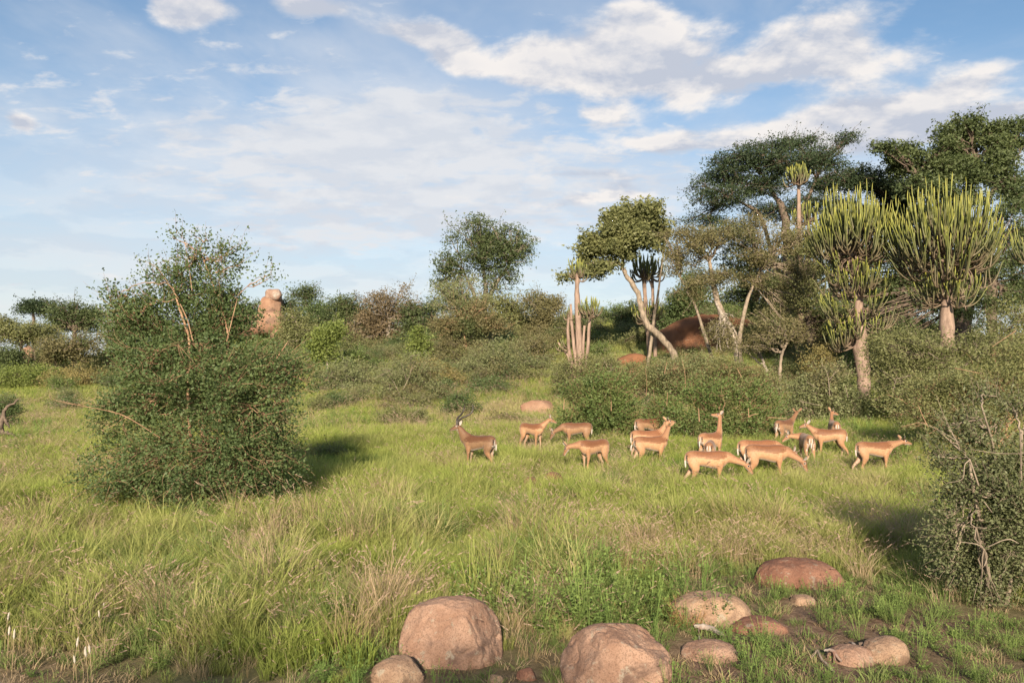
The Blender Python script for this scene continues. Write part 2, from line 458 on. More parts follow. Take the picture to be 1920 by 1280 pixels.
rock_px(745, 947, 1118, 1250, rock_front, 11, 'large blocky pink granite boulder with a dark cracked right side in the front grass', .75, .36, pw=2.5, rough=.06,
        planes=[((.9, -.35, .45), .84), ((-.7, -.5, .55), .92), ((0, -1, .25), .90)], nplanes=2)
rock_px(1050, 1260, 1168, 1300, rock_front, 23, 'big rounded granite boulder with an orange streak, cut by the bottom of the picture', .8, .25, pw=2.3, rough=.06,
        planes=[((-.9, -.3, .5), .83), ((.5, -.2, .85), .84)], nplanes=2)
rock_px(697, 797, 1228, 1290, rock_tan, 31, 'small tan boulder lying in front of the large blocky boulder', .9, .3, sub=5)
rock_px(1252, 1408, 1108, 1176, rock_tan, 42, 'smooth tan boulder with a dry orange tuft at its left end', .75, .35, pw=2.3, nplanes=3)
rock_px(1366, 1476, 1155, 1190, rock_dark, 53, 'low flat brown rock beside the smooth tan boulder', .8, .4, sub=5)
rock_px(1278, 1384, 1198, 1243, rock_front, 64, 'low rounded pink rock behind which a dead log lies', .8, .4, sub=5, pw=2.3)
rock_px(1410, 1582, 1045, 1104, rock_dark, 75, 'reddish dark boulder at the edge of the tall grass', .7, .35, pw=2.2, nplanes=3)
rock_px(1612, 1702, 1192, 1244, rock_tan, 86, 'small sandy egg shaped rock at the right of the bare soil', .9, .3, sub=5, pw=2.2, nplanes=2, tilt=.25)
rock_px(1552, 1642, 1208, 1250, rock_front, 97, 'low pinkish rock with grey dead wood at its left end', .8, .4, sub=5)
rock_px(968, 1006, 1250, 1278, rock_dark, 108, 'fist sized dark stone between the two big boulders', .9, .35, sub=4)
rock_px(914, 946, 1262, 1284, rock_tan, 119, 'small pale stone at the bottom edge below the blocky boulder', .9, .35, sub=4)
rock_px(1482, 1530, 1114, 1136, rock_tan, 121, 'small flat tan stone in the bare soil below the reddish boulder', .9, .45, sub=4)
rock_px(690, 772, 1074, 1108, rock_tan, 132, 'pale rock almost buried in grass behind the blocky boulder', .8, .3, sub=4)
rock_px(1012, 1058, 884, 930, rock_dark, 143, 'dark red rock rising from the meadow grass before the herd', .9, .12, sub=5)
rock_px(980, 1012, 893, 930, rock_dark, 154, 'smaller red rock at the left of the dark red meadow rock', .9, .12, sub=4)
rock_px(812, 850, 884, 902, rock_dark, 176, 'low brown stone in the grass at the feet of the horned ram', .9, .3, sub=4)
rock_px(975, 1040, 750, 778, rock_far, 165, 'flat topped pale orange rock at the far side of the meadow', .7, .25, sub=5, pw=4)
q = P(1494, 713, 40); rock('boulder', q[0], 40, q[2], .4, .35, .33, rock_dome, 181, 'small brown rock under the shady trees left of the thick euphorbia trunk', 'rock', sub=4)
q = P(1336, 668, 47); rock('rock_dome', q[0] + .3, 49, q[2] - 1.2, 4.4, 3.4, 3.8, rock_dome, 192, 'big brown granite dome behind the leaning tree', 'rock', sub=6, pw=2.2, rough=.05, nplanes=3)
q = P(1185, 668, 44); rock('boulder', q[0], 44, q[2] - .25, .8, .6, .42, rock_dome, 198, 'dark slab of rock in the scrub left of the twin euphorbia trunks', 'rock', sub=5, pw=3)
# balancing rock on the left skyline
q = P(506, 583, 84); rock('rock_pillar', q[0], 84, q[2], 1.22, 1.1, 1.5, rock_far, 203, 'upright orange rock pillar on the left skyline', 'rock', sub=5, pw=4.5, rough=.06, planes=[((-1, 0, .38), .74), ((.7, -.6, .2), .92)], nplanes=0)
q = P(514, 554, 84); rock('cap_rock', q[0] + .05, 83.9, q[2], .86, .9, .64, rock_cap, 214, 'grey topped boulder balanced on the rock pillar', 'rock', sub=5, pw=3.6, nplanes=5, rough=.1)
for k, (px_, py_, r_, lb) in enumerate([(508, 606, 1.7, 'rounded orange boulder right under the rock pillar'), (470, 612, 1.6, 'orange boulder on the ridge left of the rock pillar'),
                                        (436, 598, 1.2, 'orange boulder on the ridge glimpsed through the big thorn tree'), (535, 622, 1.5, 'orange boulder lowest on the right of the pillar heap')]):
    q = P(px_, py_, 81); rock('boulder', q[0], 81, q[2], r_, r_, r_ * .75, rock_far, 220 + k, lb, 'rock', sub=4)
q = P(52, 664, 78); rock('boulder', q[0], 78, q[2] - .2, .55, .5, 1.0, rock_far, 240, 'reddish rock standing among the dark trees at the far left', 'rock', sub=4)


# ------------------------------------------------------------------ trees and bushes
NLEAF = [0]


def grow(blobs, start, nclus, stem_paths=None, depth=.85, seed=1, r1=.05, r2=.022, r3=.009, wob=.12, sub=7, K=6, sides=5, crad=.25, leaves=30, flat=.7, limb_from=None, minz=None, shoots=0, shoot_len=.5, far_=False, lumpy=.22, gap=-.26, gfreq=2.1):
    """limbs from the stem to each crown lobe, boughs inside it, twigs to every leaf clump. blobs: (x,y,z,rx,ry,rz,w) world"""
    r = np.random.default_rng(seed); S = Soup()
    B = np.array(blobs, float)
    wt = B[:, 3] * B[:, 5] * B[:, 6]; wt /= wt.sum()
    cl = []; L2 = []
    ends = np.array(limb_from if limb_from is not None else [start], float)
    for b, wgt in zip(B, wt):
        n = max(3, int(round(nclus * wgt * 1.45)))
        u = r.normal(size=(n, 3)); u /= np.linalg.norm(u, axis=1, keepdims=True)
        rad = r.uniform(0, 1, n) ** .42
        lump = 1 + lumpy * fbm(u * 2.3 + b[:3], 2, seed)
        c = b[:3] + u * (rad * lump)[:, None] * b[3:6]
        c = c[fbm(c * (gfreq / b[3:6].mean()) + seed * 3.3, 2, seed + 4) > gap - .25 * (n < 20)]
        if minz is not None: c = c[c[:, 2] > minz(c[:, 0], c[:, 1]) + .08]
        if len(c) < 2: continue
        st = ends[np.argmin(np.linalg.norm(ends - b[:3], axis=1))]
        v = b[:3] - st; anchor = st + v * .72
        ctrl = st + v * .35 + np.array([0, 0, np.linalg.norm(v) * .12]) + r.normal(size=3) * np.linalg.norm(v) * wob
        near_ = sides > 4; l1 = bez(st[None], anchor[None], ctrl[None], 10); l1[:, 1:-1] += r.normal(size=(1, 8, 3)) * np.linalg.norm(v) * .025
        rr = (np.linspace(r1, r2 * 1.1, 10) * np.clip(b[3] / B[:, 3].max() * 1.3, .45, 1))[None]; S.add(*tubes(l1, rr, max(sides, 5)))
        m = max(2, min(sub, n // 3)); si = r.choice(len(c), min(m, len(c)), replace=False); sc = b[:3] + (c[si] - b[:3]) * .8
        s0 = l1[0, r.integers(4, 10, len(sc))]
        cc = (s0 + sc) / 2 + r.normal(size=(len(sc), 3)) * (b[3:6].mean() * .22)
        l2 = bez(s0, sc, cc, 7); l2[:, 1:-1] += r.normal(size=(len(sc), 5, 3)) * b[3:6].mean() * .03
        S.add(*tubes(l2, np.broadcast_to(np.linspace(r2, r3, 7), l2.shape[:2]), sides))
        pts = np.concatenate([l2.reshape(-1, 3), l1[0, 5:]])
        dd = ((c[:, None, :] - pts[None]) ** 2).sum(-1); s1 = pts[dd.argmin(1)]
        cc = (s1 + c) / 2 + r.normal(size=c.shape) * crad * .35
        k3 = 4 if near_ else (2 if far_ else 3); l3 = bez(s1, c, cc, k3); S.add(*tubes(l3, np.broadcast_to(np.linspace(r3, r3 * .35, k3), l3.shape[:2]), 3))
        cl.append(c)
    cl = np.concatenate(cl); k = leaves
    SL = []
    if shoots:      # long feathery shoots breaking the outline
        ctr = (B[:, :3] * wt[:, None]).sum(0); dist = np.linalg.norm((cl - ctr) / (np.abs(cl - ctr).max(0) + 1e-6), axis=1)
        pk = r.choice(len(cl), min(shoots, len(cl)), replace=False, p=(dist ** 3) / (dist ** 3).sum())
        v = cl[pk] - ctr; v /= np.linalg.norm(v, axis=1, keepdims=True); v = v + r.normal(size=v.shape) * .35 + np.array([0, 0, .25]); v /= np.linalg.norm(v, axis=1, keepdims=True)
        ln_ = shoot_len * r.uniform(.4, 1.2, (len(pk), 1)); e_ = cl[pk] + v * ln_; c_ = (cl[pk] + e_) / 2 + r.normal(size=v.shape) * shoot_len * .12
        l4 = bez(cl[pk], e_, c_, 6); S.add(*tubes(l4, np.broadcast_to(np.linspace(r3 * .9, r3 * .25, 6), l4.shape[:2]), 3))
        m_ = max(4, leaves // 3); tt = r.integers(1, 6, (len(pk), m_)); f_ = r.uniform(0, 1, (len(pk), m_, 1)); ii = np.arange(len(pk))[:, None]
        SL = l4[ii, tt - 1] * (1 - f_) + l4[ii, tt] * f_ + r.normal(size=(len(pk), m_, 3)) * crad * .22; SL = SL.reshape(-1, 3)
    o = np.clip(r.normal(size=(len(cl), k, 3)), -1.5, 1.5) * .85 * np.array([1, 1, flat]) * crad * r.uniform(.55, 1.25, (len(cl), 1, 1))
    L = (cl[:, None] + o).reshape(-1, 3)
    tone = np.repeat(r.uniform(.2, .8, len(cl)), k)
    if len(SL): L = np.concatenate([L, SL]); tone = np.concatenate([tone, np.full(len(SL), .6)])
    if minz is not None:
        kp = L[:, 2] > minz(L[:, 0], L[:, 1]) + .03; L = L[kp]; tone = tone[kp]
    return S, L, tone


def plant(name, label, cat, Y, base, blobs, fol, bark, nleaf, leaf=.07, crad=.25, per=24, stems=None, seed=1, depth=.9, group=None, asp=.5,
          r1=.05, r2=.022, r3=.009, quad=None, flat=.7, sub=7, droop=0., bare=None, sides=5, partname='foliage', wob=.12, shoots=None, shoot_len=None, split=0, gap=-.26, gfreq=2.1):
    """base px (x only matters), blobs [(px,py,rx,ry[,w[,dy]])] in photo pixels at distance Y, stems [[(px,py,radius,dy)...]]"""
    b0 = P(base, 700, Y); x0 = b0[0]; z0 = h1(x0, Y); org = np.array([x0, Y, z0]); s = Y / F
    r = np.random.default_rng(seed * 13 + 5)
    WB = []
    for b in blobs:
        px, py, rx, ry = b[:4]; wv = b[4] if len(b) > 4 else 1.; dy = b[5] if len(b) > 5 else r.uniform(-.35, .35) * rx * s
        c = P(px, py, Y + dy); WB.append((c[0] - x0, dy, c[2] - z0, rx * s, rx * s * depth, ry * s, wv))
    if split:       # big lobes break up into smaller uneven ones
        nb_ = []
        for b in WB:
            if b[3] < 22 * s: nb_.append(b); continue
            nb_.append((*b[:3], b[3] * .62, b[4] * .62, b[5] * .62, b[6] * .8))
            for j in range(split):
                u = r.normal(size=3); u /= np.linalg.norm(u); f = r.uniform(.55, .86); q = r.uniform(.28, .50)
                nb_.append((b[0] + u[0] * b[3] * f, b[1] + u[1] * b[4] * f, b[2] + u[2] * b[5] * f, b[3] * q, b[4] * q, b[5] * q * .85, b[6] * 1.1))
        WB = nb_
    root = empty(name, org, label=label, cat=cat, group=group)
    S = Soup(); lf = []
    if stems:
        for st in stems:
            pts = []
            for i, q in enumerate(st):
                dy = q[3] if len(q) > 3 else 0.; c = P(q[0], q[1], Y + dy); c = np.array([c[0] - x0, dy, c[2] - z0])
                if i == 0: c[2] = min(c[2], h1(c[0] + x0, Y + dy) - z0 - .1)
                pts.append(c)
            pts = np.array(pts); t_ = np.linspace(0, 1, len(pts)); K = 4 * len(pts) + 2; tt = np.linspace(0, 1, K)
            # Catmull-like smooth resample
            pp = np.stack([np.interp(tt, t_, pts[:, a]) for a in range(3)], 1)
            for _ in range(2): pp[1:-1] = (pp[:-2] + 2 * pp[1:-1] + pp[2:]) / 4
            pp[1:-1] += r.normal(size=(K - 2, 3)) * np.interp(tt, t_, [q[2] for q in st])[1:-1, None] * .12
            rr = np.interp(tt, t_, [q[2] for q in st]) * (1 + .08 * r.normal(size=K)); rr[0] *= 1.25
            S.add(*tubes(pp[None], rr[None], 9)); lf.append(pp[-1]); 
            lf += [pp[int(K * f)] for f in ((.5, .62, .74, .87) if Y < 20 else (.72, .86))]
    else:
        lf = [np.array([r.uniform(-.1, .1), r.uniform(-.1, .1), 0.]) for _ in range(3)]
    mz = lambda a, b: H(a + x0, b + Y) - z0
    S2, L, tone = grow(WB, None, max(4, nleaf // per), seed=seed, r1=r1, r2=r2, r3=r3, crad=crad, leaves=per, flat=flat, limb_from=lf, sub=sub, minz=mz, sides=sides if Y < 20 else 4, wob=wob, shoots=(nleaf // 330 if shoots is None else shoots), shoot_len=(crad * 2.3 if shoot_len is None else shoot_len), far_=Y > 34, lumpy=.35, gap=gap, gfreq=gfreq)
    S.V += S2.V; S.T += S2.T; S.Q += [q_ + S.n for q_ in S2.Q]; S.n += S2.n
    mobj('trunk' if stems else 'branches', S.mesh('wood', BK[bark]), root)
    if nleaf:
        quad = Y < 24 if quad is None else quad
        mobj(partname, leaf_mesh('leaves', L, leaf, LM[fol], asp=asp, quad=quad, tone=tone, droop=droop), root); NLEAF[0] += len(L) * (2 if quad else 1)
    if bare:
        for (pts) in bare:
            arr = []
            for q in pts:
                dy = q[3] if len(q) > 3 else -.3; c = P(q[0], q[1], Y + dy); arr.append([c[0] - x0, dy, c[2] - z0])
            arr = np.array(arr); K = 3 * len(arr); tt = np.linspace(0, 1, K); t_ = np.linspace(0, 1, len(arr))
            pp = np.stack([np.interp(tt, t_, arr[:, a]) for a in range(3)], 1); pp[1:-1] = (pp[:-2] + 2 * pp[1:-1] + pp[2:]) / 4
            rr = np.interp(tt, t_, [q[2] for q in pts]) * .72; V, Q = tubes(pp[None], rr[None], 5)
            mobj('bare_branch', mesh('bare_branch', V, F4=Q, smooth=True, mat=BK['pale' if bark != 'orange' else 'orange']), root)
    return root
# --- the big thorn bush at the left
plant('thorn_bush', 'big dark green thorn bush with orange branches, standing alone in the grass at left', 'bush', 13.5, 382,
      [(385, 855, 140, 75, 1.3), (268, 850, 88, 62, .9), (495, 840, 75, 70, 1.), (300, 760, 120, 70, 1.1), (460, 760, 105, 75, 1.3), (235, 770, 60, 60, .6), (390, 690, 150, 65, 1.2),
       (515, 690, 62, 42, .9), (555, 715, 42, 38, .5), (270, 670, 80, 55, .8), (350, 610, 120, 60, 1.8), (415, 605, 62, 55, 1.3), (290, 655, 85, 50, 1.2), (250, 600, 60, 42, .9), (345, 545, 70, 45, 1.1), (410, 550, 52, 36, .8),
       (290, 915, 130, 50, 1.1), (450, 915, 105, 50, 1.2), (375, 935, 110, 35, .8), (205, 880, 55, 45, .35), (340, 495, 55, 34, .42), (400, 480, 50, 32, .35), (440, 510, 38, 18, .3), (205, 560, 38, 22, .35), (335, 455, 18, 16, .08), (385, 445, 18, 14, .07), (445, 470, 20, 14, .07), (500, 520, 22, 10, .1)],
      'thorn', 'orange', 108000, leaf=.044, crad=.17, per=40, gap=-.10, gfreq=3.6, shoots=1000, shoot_len=.42, seed=3, asp=.62, r1=.018, r2=.010, r3=.0045, sub=9, depth=.8, sides=5,
      stems=[[(380, 965, 0.0465), (384, 850, 0.0403), (372, 740, 0.0341), (378, 640, 0.0248)], [(378, 900, 0.0310), (350, 760, 0.0248, -0.165), (358, 640, 0.0217, -0.275), (340, 590, 0.0186, -0.33), (325, 540, 0.0124, -0.275)],
             [(385, 880, 0.0279), (420, 740, 0.0217, -0.165), (430, 620, 0.0186, -0.22), (395, 520, 0.0149, -0.11), (375, 470, 0.0074, -0.11)], [(384, 900, 0.0248), (440, 800, 0.0186, -0.22), (500, 700, 0.0149, -0.275), (540, 640, 0.0074, -0.275)]],
      bare=[[(300, 820, 0.0112, -.6), (230, 775, 0.0096, -.8), (160, 762, 0.0064, -.8), (95, 748, 0.0032, -.8)], [(130, 770, 0.0056, -.8), (118, 790, 0.0024, -.8)], [(382, 510, 0.0079, -0.055), (360, 470, 0.0054, -0.055), (345, 445, 0.0030, -0.055), (330, 430, 0.0015, -0.055)], [(385, 520, 0.0079, -0.055), (420, 480, 0.0054, 0), (440, 462, 0.0030, 0), (466, 452, 0.0015, 0)],
            [(360, 545, 0.0079, -0.44), (352, 480, 0.0050, -0.275), (345, 455, 0.0020, -0.22)], [(335, 560, 0.0065, -0.44), (295, 500, 0.0040, -0.385), (262, 486, 0.0015, -0.385)], [(250, 600, 0.0059, -0.33), (205, 570, 0.0034, -0.33), (172, 548, 0.0015, -0.33)],
            [(440, 560, 0.0065, -0.275), (480, 520, 0.0040, -0.22), (512, 515, 0.0015, -0.22)], [(362, 640, 0.0149, -0.55), (352, 600, 0.0139, -0.55), (338, 570, 0.0109, -0.495)], [(425, 640, 0.0119, -0.495), (445, 560, 0.0090, -0.44)],
            [(345, 880, 0.0059, -0.715), (322, 850, 0.0040, -0.715), (280, 862, 0.0025, -0.77)], [(470, 820, 0.0059, -0.66), (505, 795, 0.0040, -0.66), (520, 800, 0.0020, -0.66)], [(500, 870, 0.0050, -0.605), (460, 850, 0.0050, -0.66), (440, 800, 0.0030, -0.66)],
            [(180, 745, 0.0059, -0.55), (150, 760, 0.0040, -0.55), (100, 752, 0.0020, -0.55)], [(300, 960, 0.0059, -0.55), (235, 900, 0.0045, -0.605), (190, 905, 0.0020, -0.605)]])
# --- the near bush cut by the right edge
plant('thorn_bush', 'near grey green thorn bush with cream branches, cut by the right edge', 'bush', 8.4, 1885,
      [(1850, 1090, 85, 60, 1.1), (1930, 1100, 80, 60, 1.), (1780, 1020, 55, 60, .6), (1900, 1010, 130, 95, 1.3), (1830, 1040, 70, 75, .8), (1870, 890, 120, 90, 1.2), (1960, 880, 90, 130, 1.), (1800, 930, 70, 65, .7), (1840, 800, 75, 55, .55), (1900, 755, 70, 42, .4), (1765, 860, 45, 40, .35), (1960, 1060, 80, 80, .8), (1780, 800, 50, 30, .3), (1985, 780, 60, 60, .5)],
      'hoary', 'pale', 52000, leaf=.028, crad=.13, per=36, split=2, gap=-.14, gfreq=3.2, shoots=700, shoot_len=.28, seed=8, asp=.62, r1=.016, r2=.009, r3=.004, sub=9, depth=.7,
      stems=[[(1855, 1120, .028), (1846, 1010, .024), (1832, 950, .02, -.2), (1822, 900, .016, -.25), (1818, 860, .012, -.25)], [(1885, 1130, .028), (1905, 1000, .022), (1916, 860, .018, -.2), (1915, 810, .014, -.2)], [(1870, 1120, .02), (1880, 960, .018), (1862, 830, .012, -.2), (1840, 760, .008, -.2)]],
      bare=[[(1846, 1060, 0.0084, -.5), (1852, 1040, 0.0084, -.52), (1838, 1020, 0.0070, -.55), (1800, 1015, 0.0035, -.5)], [(1852, 1025, 0.0084, -.55), (1880, 1012, 0.0070, -.6), (1895, 1010, 0.0077, -.6), (1910, 1018, 0.0042, -.6)],
            [(1835, 910, 0.0105, -.6), (1825, 880, 0.0091, -.6), (1818, 860, 0.0077, -.6)], [(1818, 862, 0.0084, -.6), (1808, 870, 0.0063, -.6), (1807, 900, 0.0063, -.6), (1775, 905, 0.0028, -.6)], [(1915, 900, 0.0098, -.5), (1914, 850, 0.0098, -.5), (1912, 800, 0.0070, -.5)],
            [(1860, 960, 0.0077, -.6), (1845, 940, 0.0070, -.6)], [(1800, 840, 0.0056, -.5), (1770, 780, 0.0035, -.4), (1755, 740, 0.0021, -.4)], [(1930, 850, 0.0063, -.5), (1870, 850, 0.0042, -.5), (1820, 842, 0.0021, -.5)], [(1720, 790, 0.0021, -.2), (1760, 805, 0.0035, -.3), (1800, 830, 0.0056, -.4)], [(1850, 990, 0.0049, -.6), (1800, 985, 0.0028, -.5)]])
# --- bushes standing behind the herd
plant('thorn_bush', 'rounded fresh green bush behind the grazing ewes at the centre', 'bush', 24, 1125,
      [(1120, 770, 72, 58, 1.3), (1075, 795, 38, 38, .7), (1165, 795, 42, 40, .8), (1140, 725, 55, 30, .7), (1095, 735, 38, 28, .5), (1100, 830, 50, 25, .5), (1180, 830, 35, 25, .5)], 'fresh', 'orange', 26000, leaf=.052, crad=.20, per=30, shoots=300, shoot_len=.45, seed=11, depth=.8, r1=.03, r2=.012, r3=.006, quad=False,
      bare=[[(1057, 768, .02, -1.), (1058, 748, .014, -1.)], [(1146, 770, .018, -1.2), (1146, 752, .012, -1.2)]])
plant('thorn_bush', 'wide dense green bush that the long necked ewe browses', 'bush', 23.5, 1360,
      [(1300, 790, 70, 55, 1.2), (1370, 775, 75, 55, 1.3), (1420, 790, 60, 52, 1.), (1250, 800, 50, 48, .9), (1340, 735, 70, 30, .6), (1410, 738, 50, 26, .5), (1290, 745, 45, 26, .5), (1240, 770, 30, 40, .5), (1400, 830, 70, 30, .7), (1290, 840, 70, 28, .6)], 'fresh', 'orange', 40000, leaf=.052, crad=.20, per=30, shoots=420, shoot_len=.45, gap=-.15, seed=12, depth=.7, r1=.03, r2=.012, r3=.006, quad=False,
      bare=[[(1311, 790, .02, -1.6), (1310, 765, .016, -1.6)], [(1404, 782, .022, -1.4), (1409, 778, .016, -1.4), (1422, 775, .01, -1.4)], [(1404, 782, .02, -1.4), (1403, 765, .012, -1.4)], [(1440, 782, .012, -1.3), (1475, 784, .01, -1.3)], [(1250, 760, .012, -1.), (1252, 735, .008, -1.)]])
plant('thorn_bush', 'airy grey green bush with forked bare twigs in front of the thick euphorbia trunk', 'bush', 28, 1545,
      [(1540, 740, 68, 48, 1.2), (1500, 770, 45, 35, .8), (1585, 765, 50, 42, .8), (1555, 700, 45, 30, .5), (1610, 790, 40, 24, .5), (1520, 790, 60, 22, .6)], 'grey', 'pale', 17000, leaf=.062, crad=.2, per=24, seed=13, depth=.8, r1=.03, r2=.013, r3=.007, quad=False,
      bare=[[(1556, 742, .02, -1.), (1553, 705, .014, -1.), (1545, 685, .006, -1.)], [(1554, 712, .012, -1.), (1575, 690, .005, -1.)], [(1527, 725, .014, -1.), (1512, 715, .006, -1.)], [(1500, 752, .016, -1.), (1540, 760, .010, -1.)], [(1590, 745, .014, -1.), (1585, 722, .01, -1.)]])
plant('thorn_bush', 'large olive green bush at the right edge behind the near thorn bush', 'bush', 20, 1850,
      [(1860, 725, 90, 50, 1.2), (1780, 740, 75, 55, 1.), (1720, 780, 55, 40, .7), (1910, 680, 60, 50, .8), (1820, 800, 90, 50, .9), (1700, 740, 40, 30, .4), (1940, 720, 70, 90, .9)], 'olive', 'orange', 36000, leaf=.046, crad=.18, per=34, seed=14, depth=.8, r1=.025, r2=.011, r3=.005, quad=False,
      bare=[[(1690, 800, .008, -1.), (1730, 790, .009, -1.), (1770, 810, .01, -1.)], [(1740, 800, .012, -1.), (1730, 780, .012, -1.), (1722, 760, .008, -1.)], [(1790, 690, .01, -1.), (1840, 700, .012, -1.)], [(1905, 620, .012, -1.), (1860, 650, .008, -1.)]])
plant('thorn_bush', 'spreading olive bush filling the gap between the two big euphorbia trunks', 'bush', 27, 1710,
      [(1700, 660, 80, 50, 1.), (1740, 700, 70, 50, 1.), (1680, 730, 55, 50, .9), (1850, 655, 75, 36, .8), (1900, 610, 50, 45, .7), (1650, 690, 30, 40, .4), (1720, 770, 70, 35, .7)], 'olive', 'pale', 30000, leaf=.06, crad=.22, per=28, seed=15, depth=.8, r1=.03, r2=.014, r3=.007, quad=False,
      bare=[[(1680, 712, .014, -1.4), (1671, 745, .014, -1.4)], [(1680, 710, .012, -1.4), (1710, 703, .007, -1.4)], [(1680, 712, .01, -1.4), (1655, 695, .006, -1.4)], [(1715, 775, .018, -1.4), (1714, 745, .014, -1.4)], [(1740, 660, .016, -1.2), (1758, 672, .012, -1.2)], [(1860, 650, .012, -1.2), (1874, 640, .014, -1.2)]])
# --- middle ground scrub
mid = [
 ('pale grey green bush with forked bleached branches left of the horned ram', 'grey', 'pale', 38, 765, [(765, 735, 50, 42, 1.), (735, 715, 35, 32, .6), (795, 720, 35, 35, .6), (770, 690, 35, 26, .4), (760, 780, 50, 22, .6)], 15000,
  [[(752, 780, .03, -1.), (750, 740, .025, -1.), (738, 715, .012, -1.), (724, 700, .006, -1.)], [(755, 732, .03, -1.), (768, 705, .022, -1.), (772, 690, .012, -1.), (782, 685, .005, -1.)], [(762, 712, .016, -1.), (752, 680, .008, -1.)], [(768, 700, .012, -1.), (780, 670, .005, -1.)]]),
 ('wide dry grey green bush at the left end of the scrub slope', 'grey', 'grey', 44, 665, [(660, 725, 58, 38, 1.2), (620, 735, 38, 30, .7), (700, 720, 45, 34, .8), (650, 700, 40, 22, .5)], 14000, None),
 ('yellow brown bush between the two pale bushes above the ram', 'yellow', 'pale', 42, 815, [(815, 715, 40, 28, 1.), (790, 700, 28, 20, .5), (845, 725, 26, 24, .5)], 8000, [[(806, 750, .03, -1.), (815, 730, .025, -1.), (831, 720, .012, -1.)]]),
 ('blue green shrub directly behind the horns of the ram', 'thorn', 'dark', 33, 862, [(862, 765, 26, 25, 1.), (845, 775, 18, 16, .5), (880, 775, 18, 18, .5)], 6500, None),
 ('low dark shrub in the meadow grass left of the ram, with curved bare twig', 'olive', 'pale', 30, 757, [(757, 790, 38, 14, 1.), (735, 782, 20, 12, .4), (785, 785, 22, 14, .4)], 6500, [[(800, 790, .014, -.5), (778, 788, .018, -.6), (770, 780, .014, -.6), (780, 770, .01, -.6), (795, 764, .008, -.6)]]),
 ('rounded grey brown bush above the flat orange rock', 'brown', 'grey', 47, 1000, [(995, 680, 48, 38, 1.), (965, 695, 35, 28, .6), (1035, 700, 28, 25, .5), (1000, 655, 35, 22, .5)], 13000, [[(1007, 715, .05, -1.), (1008, 670, .03, -1.)]]),
 ('grey green bush in the middle of the scrub slope, right of the yellow brown bush', 'grey', 'grey', 44, 930, [(925, 690, 45, 34, 1.), (895, 705, 30, 26, .6), (955, 680, 35, 28, .6), (920, 660, 32, 20, .5)], 12000, [[(912, 715, .03, -1.), (912, 690, .02, -1.)]]),
 ('dark green low bush left of the flat orange rock', 'thorn', 'dark', 40, 925, [(925, 735, 38, 20, 1.), (950, 745, 24, 14, .4), (898, 740, 24, 16, .4)], 8000, None),
 ('tall dull bush with a thin upright stem above the yellow brown bush', 'brown', 'grey', 50, 860, [(862, 680, 38, 38, 1.), (840, 665, 26, 28, .5), (885, 655, 26, 26, .5)], 10000, [[(842, 720, .03, -1.), (842, 690, .02, -1.)]]),
 ('small brown shrub in the meadow between the ram and the flat rock', 'brown', 'dark', 30, 950, [(950, 795, 26, 12, 1.), (930, 790, 14, 9, .4)], 3500, None),
 ('low weedy bush in the grass right of the big thorn bush', 'olive', 'dark', 21, 622, [(620, 860, 32, 16, 1.), (640, 870, 22, 12, .5), (600, 855, 16, 10, .4)], 6000, None),
 ('greyish scrub bush under the small many stemmed euphorbia', 'olive', 'pale', 36, 1095, [(1090, 705, 45, 28, 1.), (1055, 715, 28, 22, .5), (1130, 700, 34, 25, .7)], 12000, [[(1140, 690, .02, -1.), (1130, 670, .012, -1.)], [(1165, 715, .014, -1.), (1175, 695, .008, -1.)]]),
 ('green scrub bush at the foot of the twin euphorbia trunks', 'olive', 'orange', 35, 1200, [(1200, 715, 45, 28, 1.), (1235, 710, 35, 24, .6), (1170, 725, 30, 22, .5)], 12000, [[(1212, 745, .016, -1.2), (1213, 715, .012, -1.2), (1210, 690, .006, -1.2)]]),
 ('bush of bare twigs and thin leaves in front of the granite dome', 'grey', 'orange', 34, 1285, [(1285, 705, 48, 30, 1.), (1330, 700, 35, 26, .6), (1250, 705, 28, 24, .5), (1295, 680, 28, 20, .3)], 12000, [[(1286, 740, .018, -1.2), (1284, 695, .014, -1.2), (1278, 672, .006, -1.2)], [(1246, 700, .018, -1.2), (1250, 680, .012, -1.2)], [(1330, 735, .014, -1.2), (1336, 718, .008, -1.2)]]),
 ('green bush behind the wide dense bush, under the white forked trunk', 'olive', 'orange', 32, 1400, [(1395, 710, 45, 26, 1.), (1440, 725, 40, 22, .7), (1360, 700, 32, 24, .6)], 12000, [[(1382, 690, .02, -1.2), (1393, 712, .02, -1.2)], [(1475, 735, .016, -1.2), (1495, 748, .018, -1.2), (1525, 756, .012, -1.2)]]),
 ('yellow green shrub left of the thick euphorbia trunk', 'yellow', 'dark', 33.5, 1535, [(1535, 690, 24, 28, 1.), (1550, 665, 18, 20, .5)], 5500, None),
 ('leafy green hedge like bush at the far left edge of the meadow', 'lime', 'dark', 58, 45, [(40, 712, 48, 17, 1.), (80, 708, 34, 15, .6), (5, 715, 30, 17, .6)], 9000, None),
 ('brownish green bush beside the leafy hedge like bush at the far left', 'yellow', 'dark', 55, 135, [(130, 722, 44, 22, 1.), (165, 715, 34, 20, .7), (110, 730, 30, 16, .5)], 9000, None),
 ('dark bush at the left edge beside the dead curved branch', 'thorn', 'dark', 30, 5, [(0, 775, 30, 25, 1.), (20, 785, 16, 14, .4)], 6500, None),
]
for k, (lb, fol, bk, Y, bx, bl, nl_, bare_) in enumerate(mid):
    bl = [(a, b - 4, c * 1.22, d * 1.25, *e_) for (a, b, c, d, *e_) in bl]
    plant('bush', lb, 'bush', Y, bx, bl, fol, bk, int(nl_ * 1.25), leaf=.00155 * Y, crad=.006 * Y, per=30, seed=40 + k, r1=.035, r2=.015, r3=.008, bare=bare_, quad=False, sub=5)

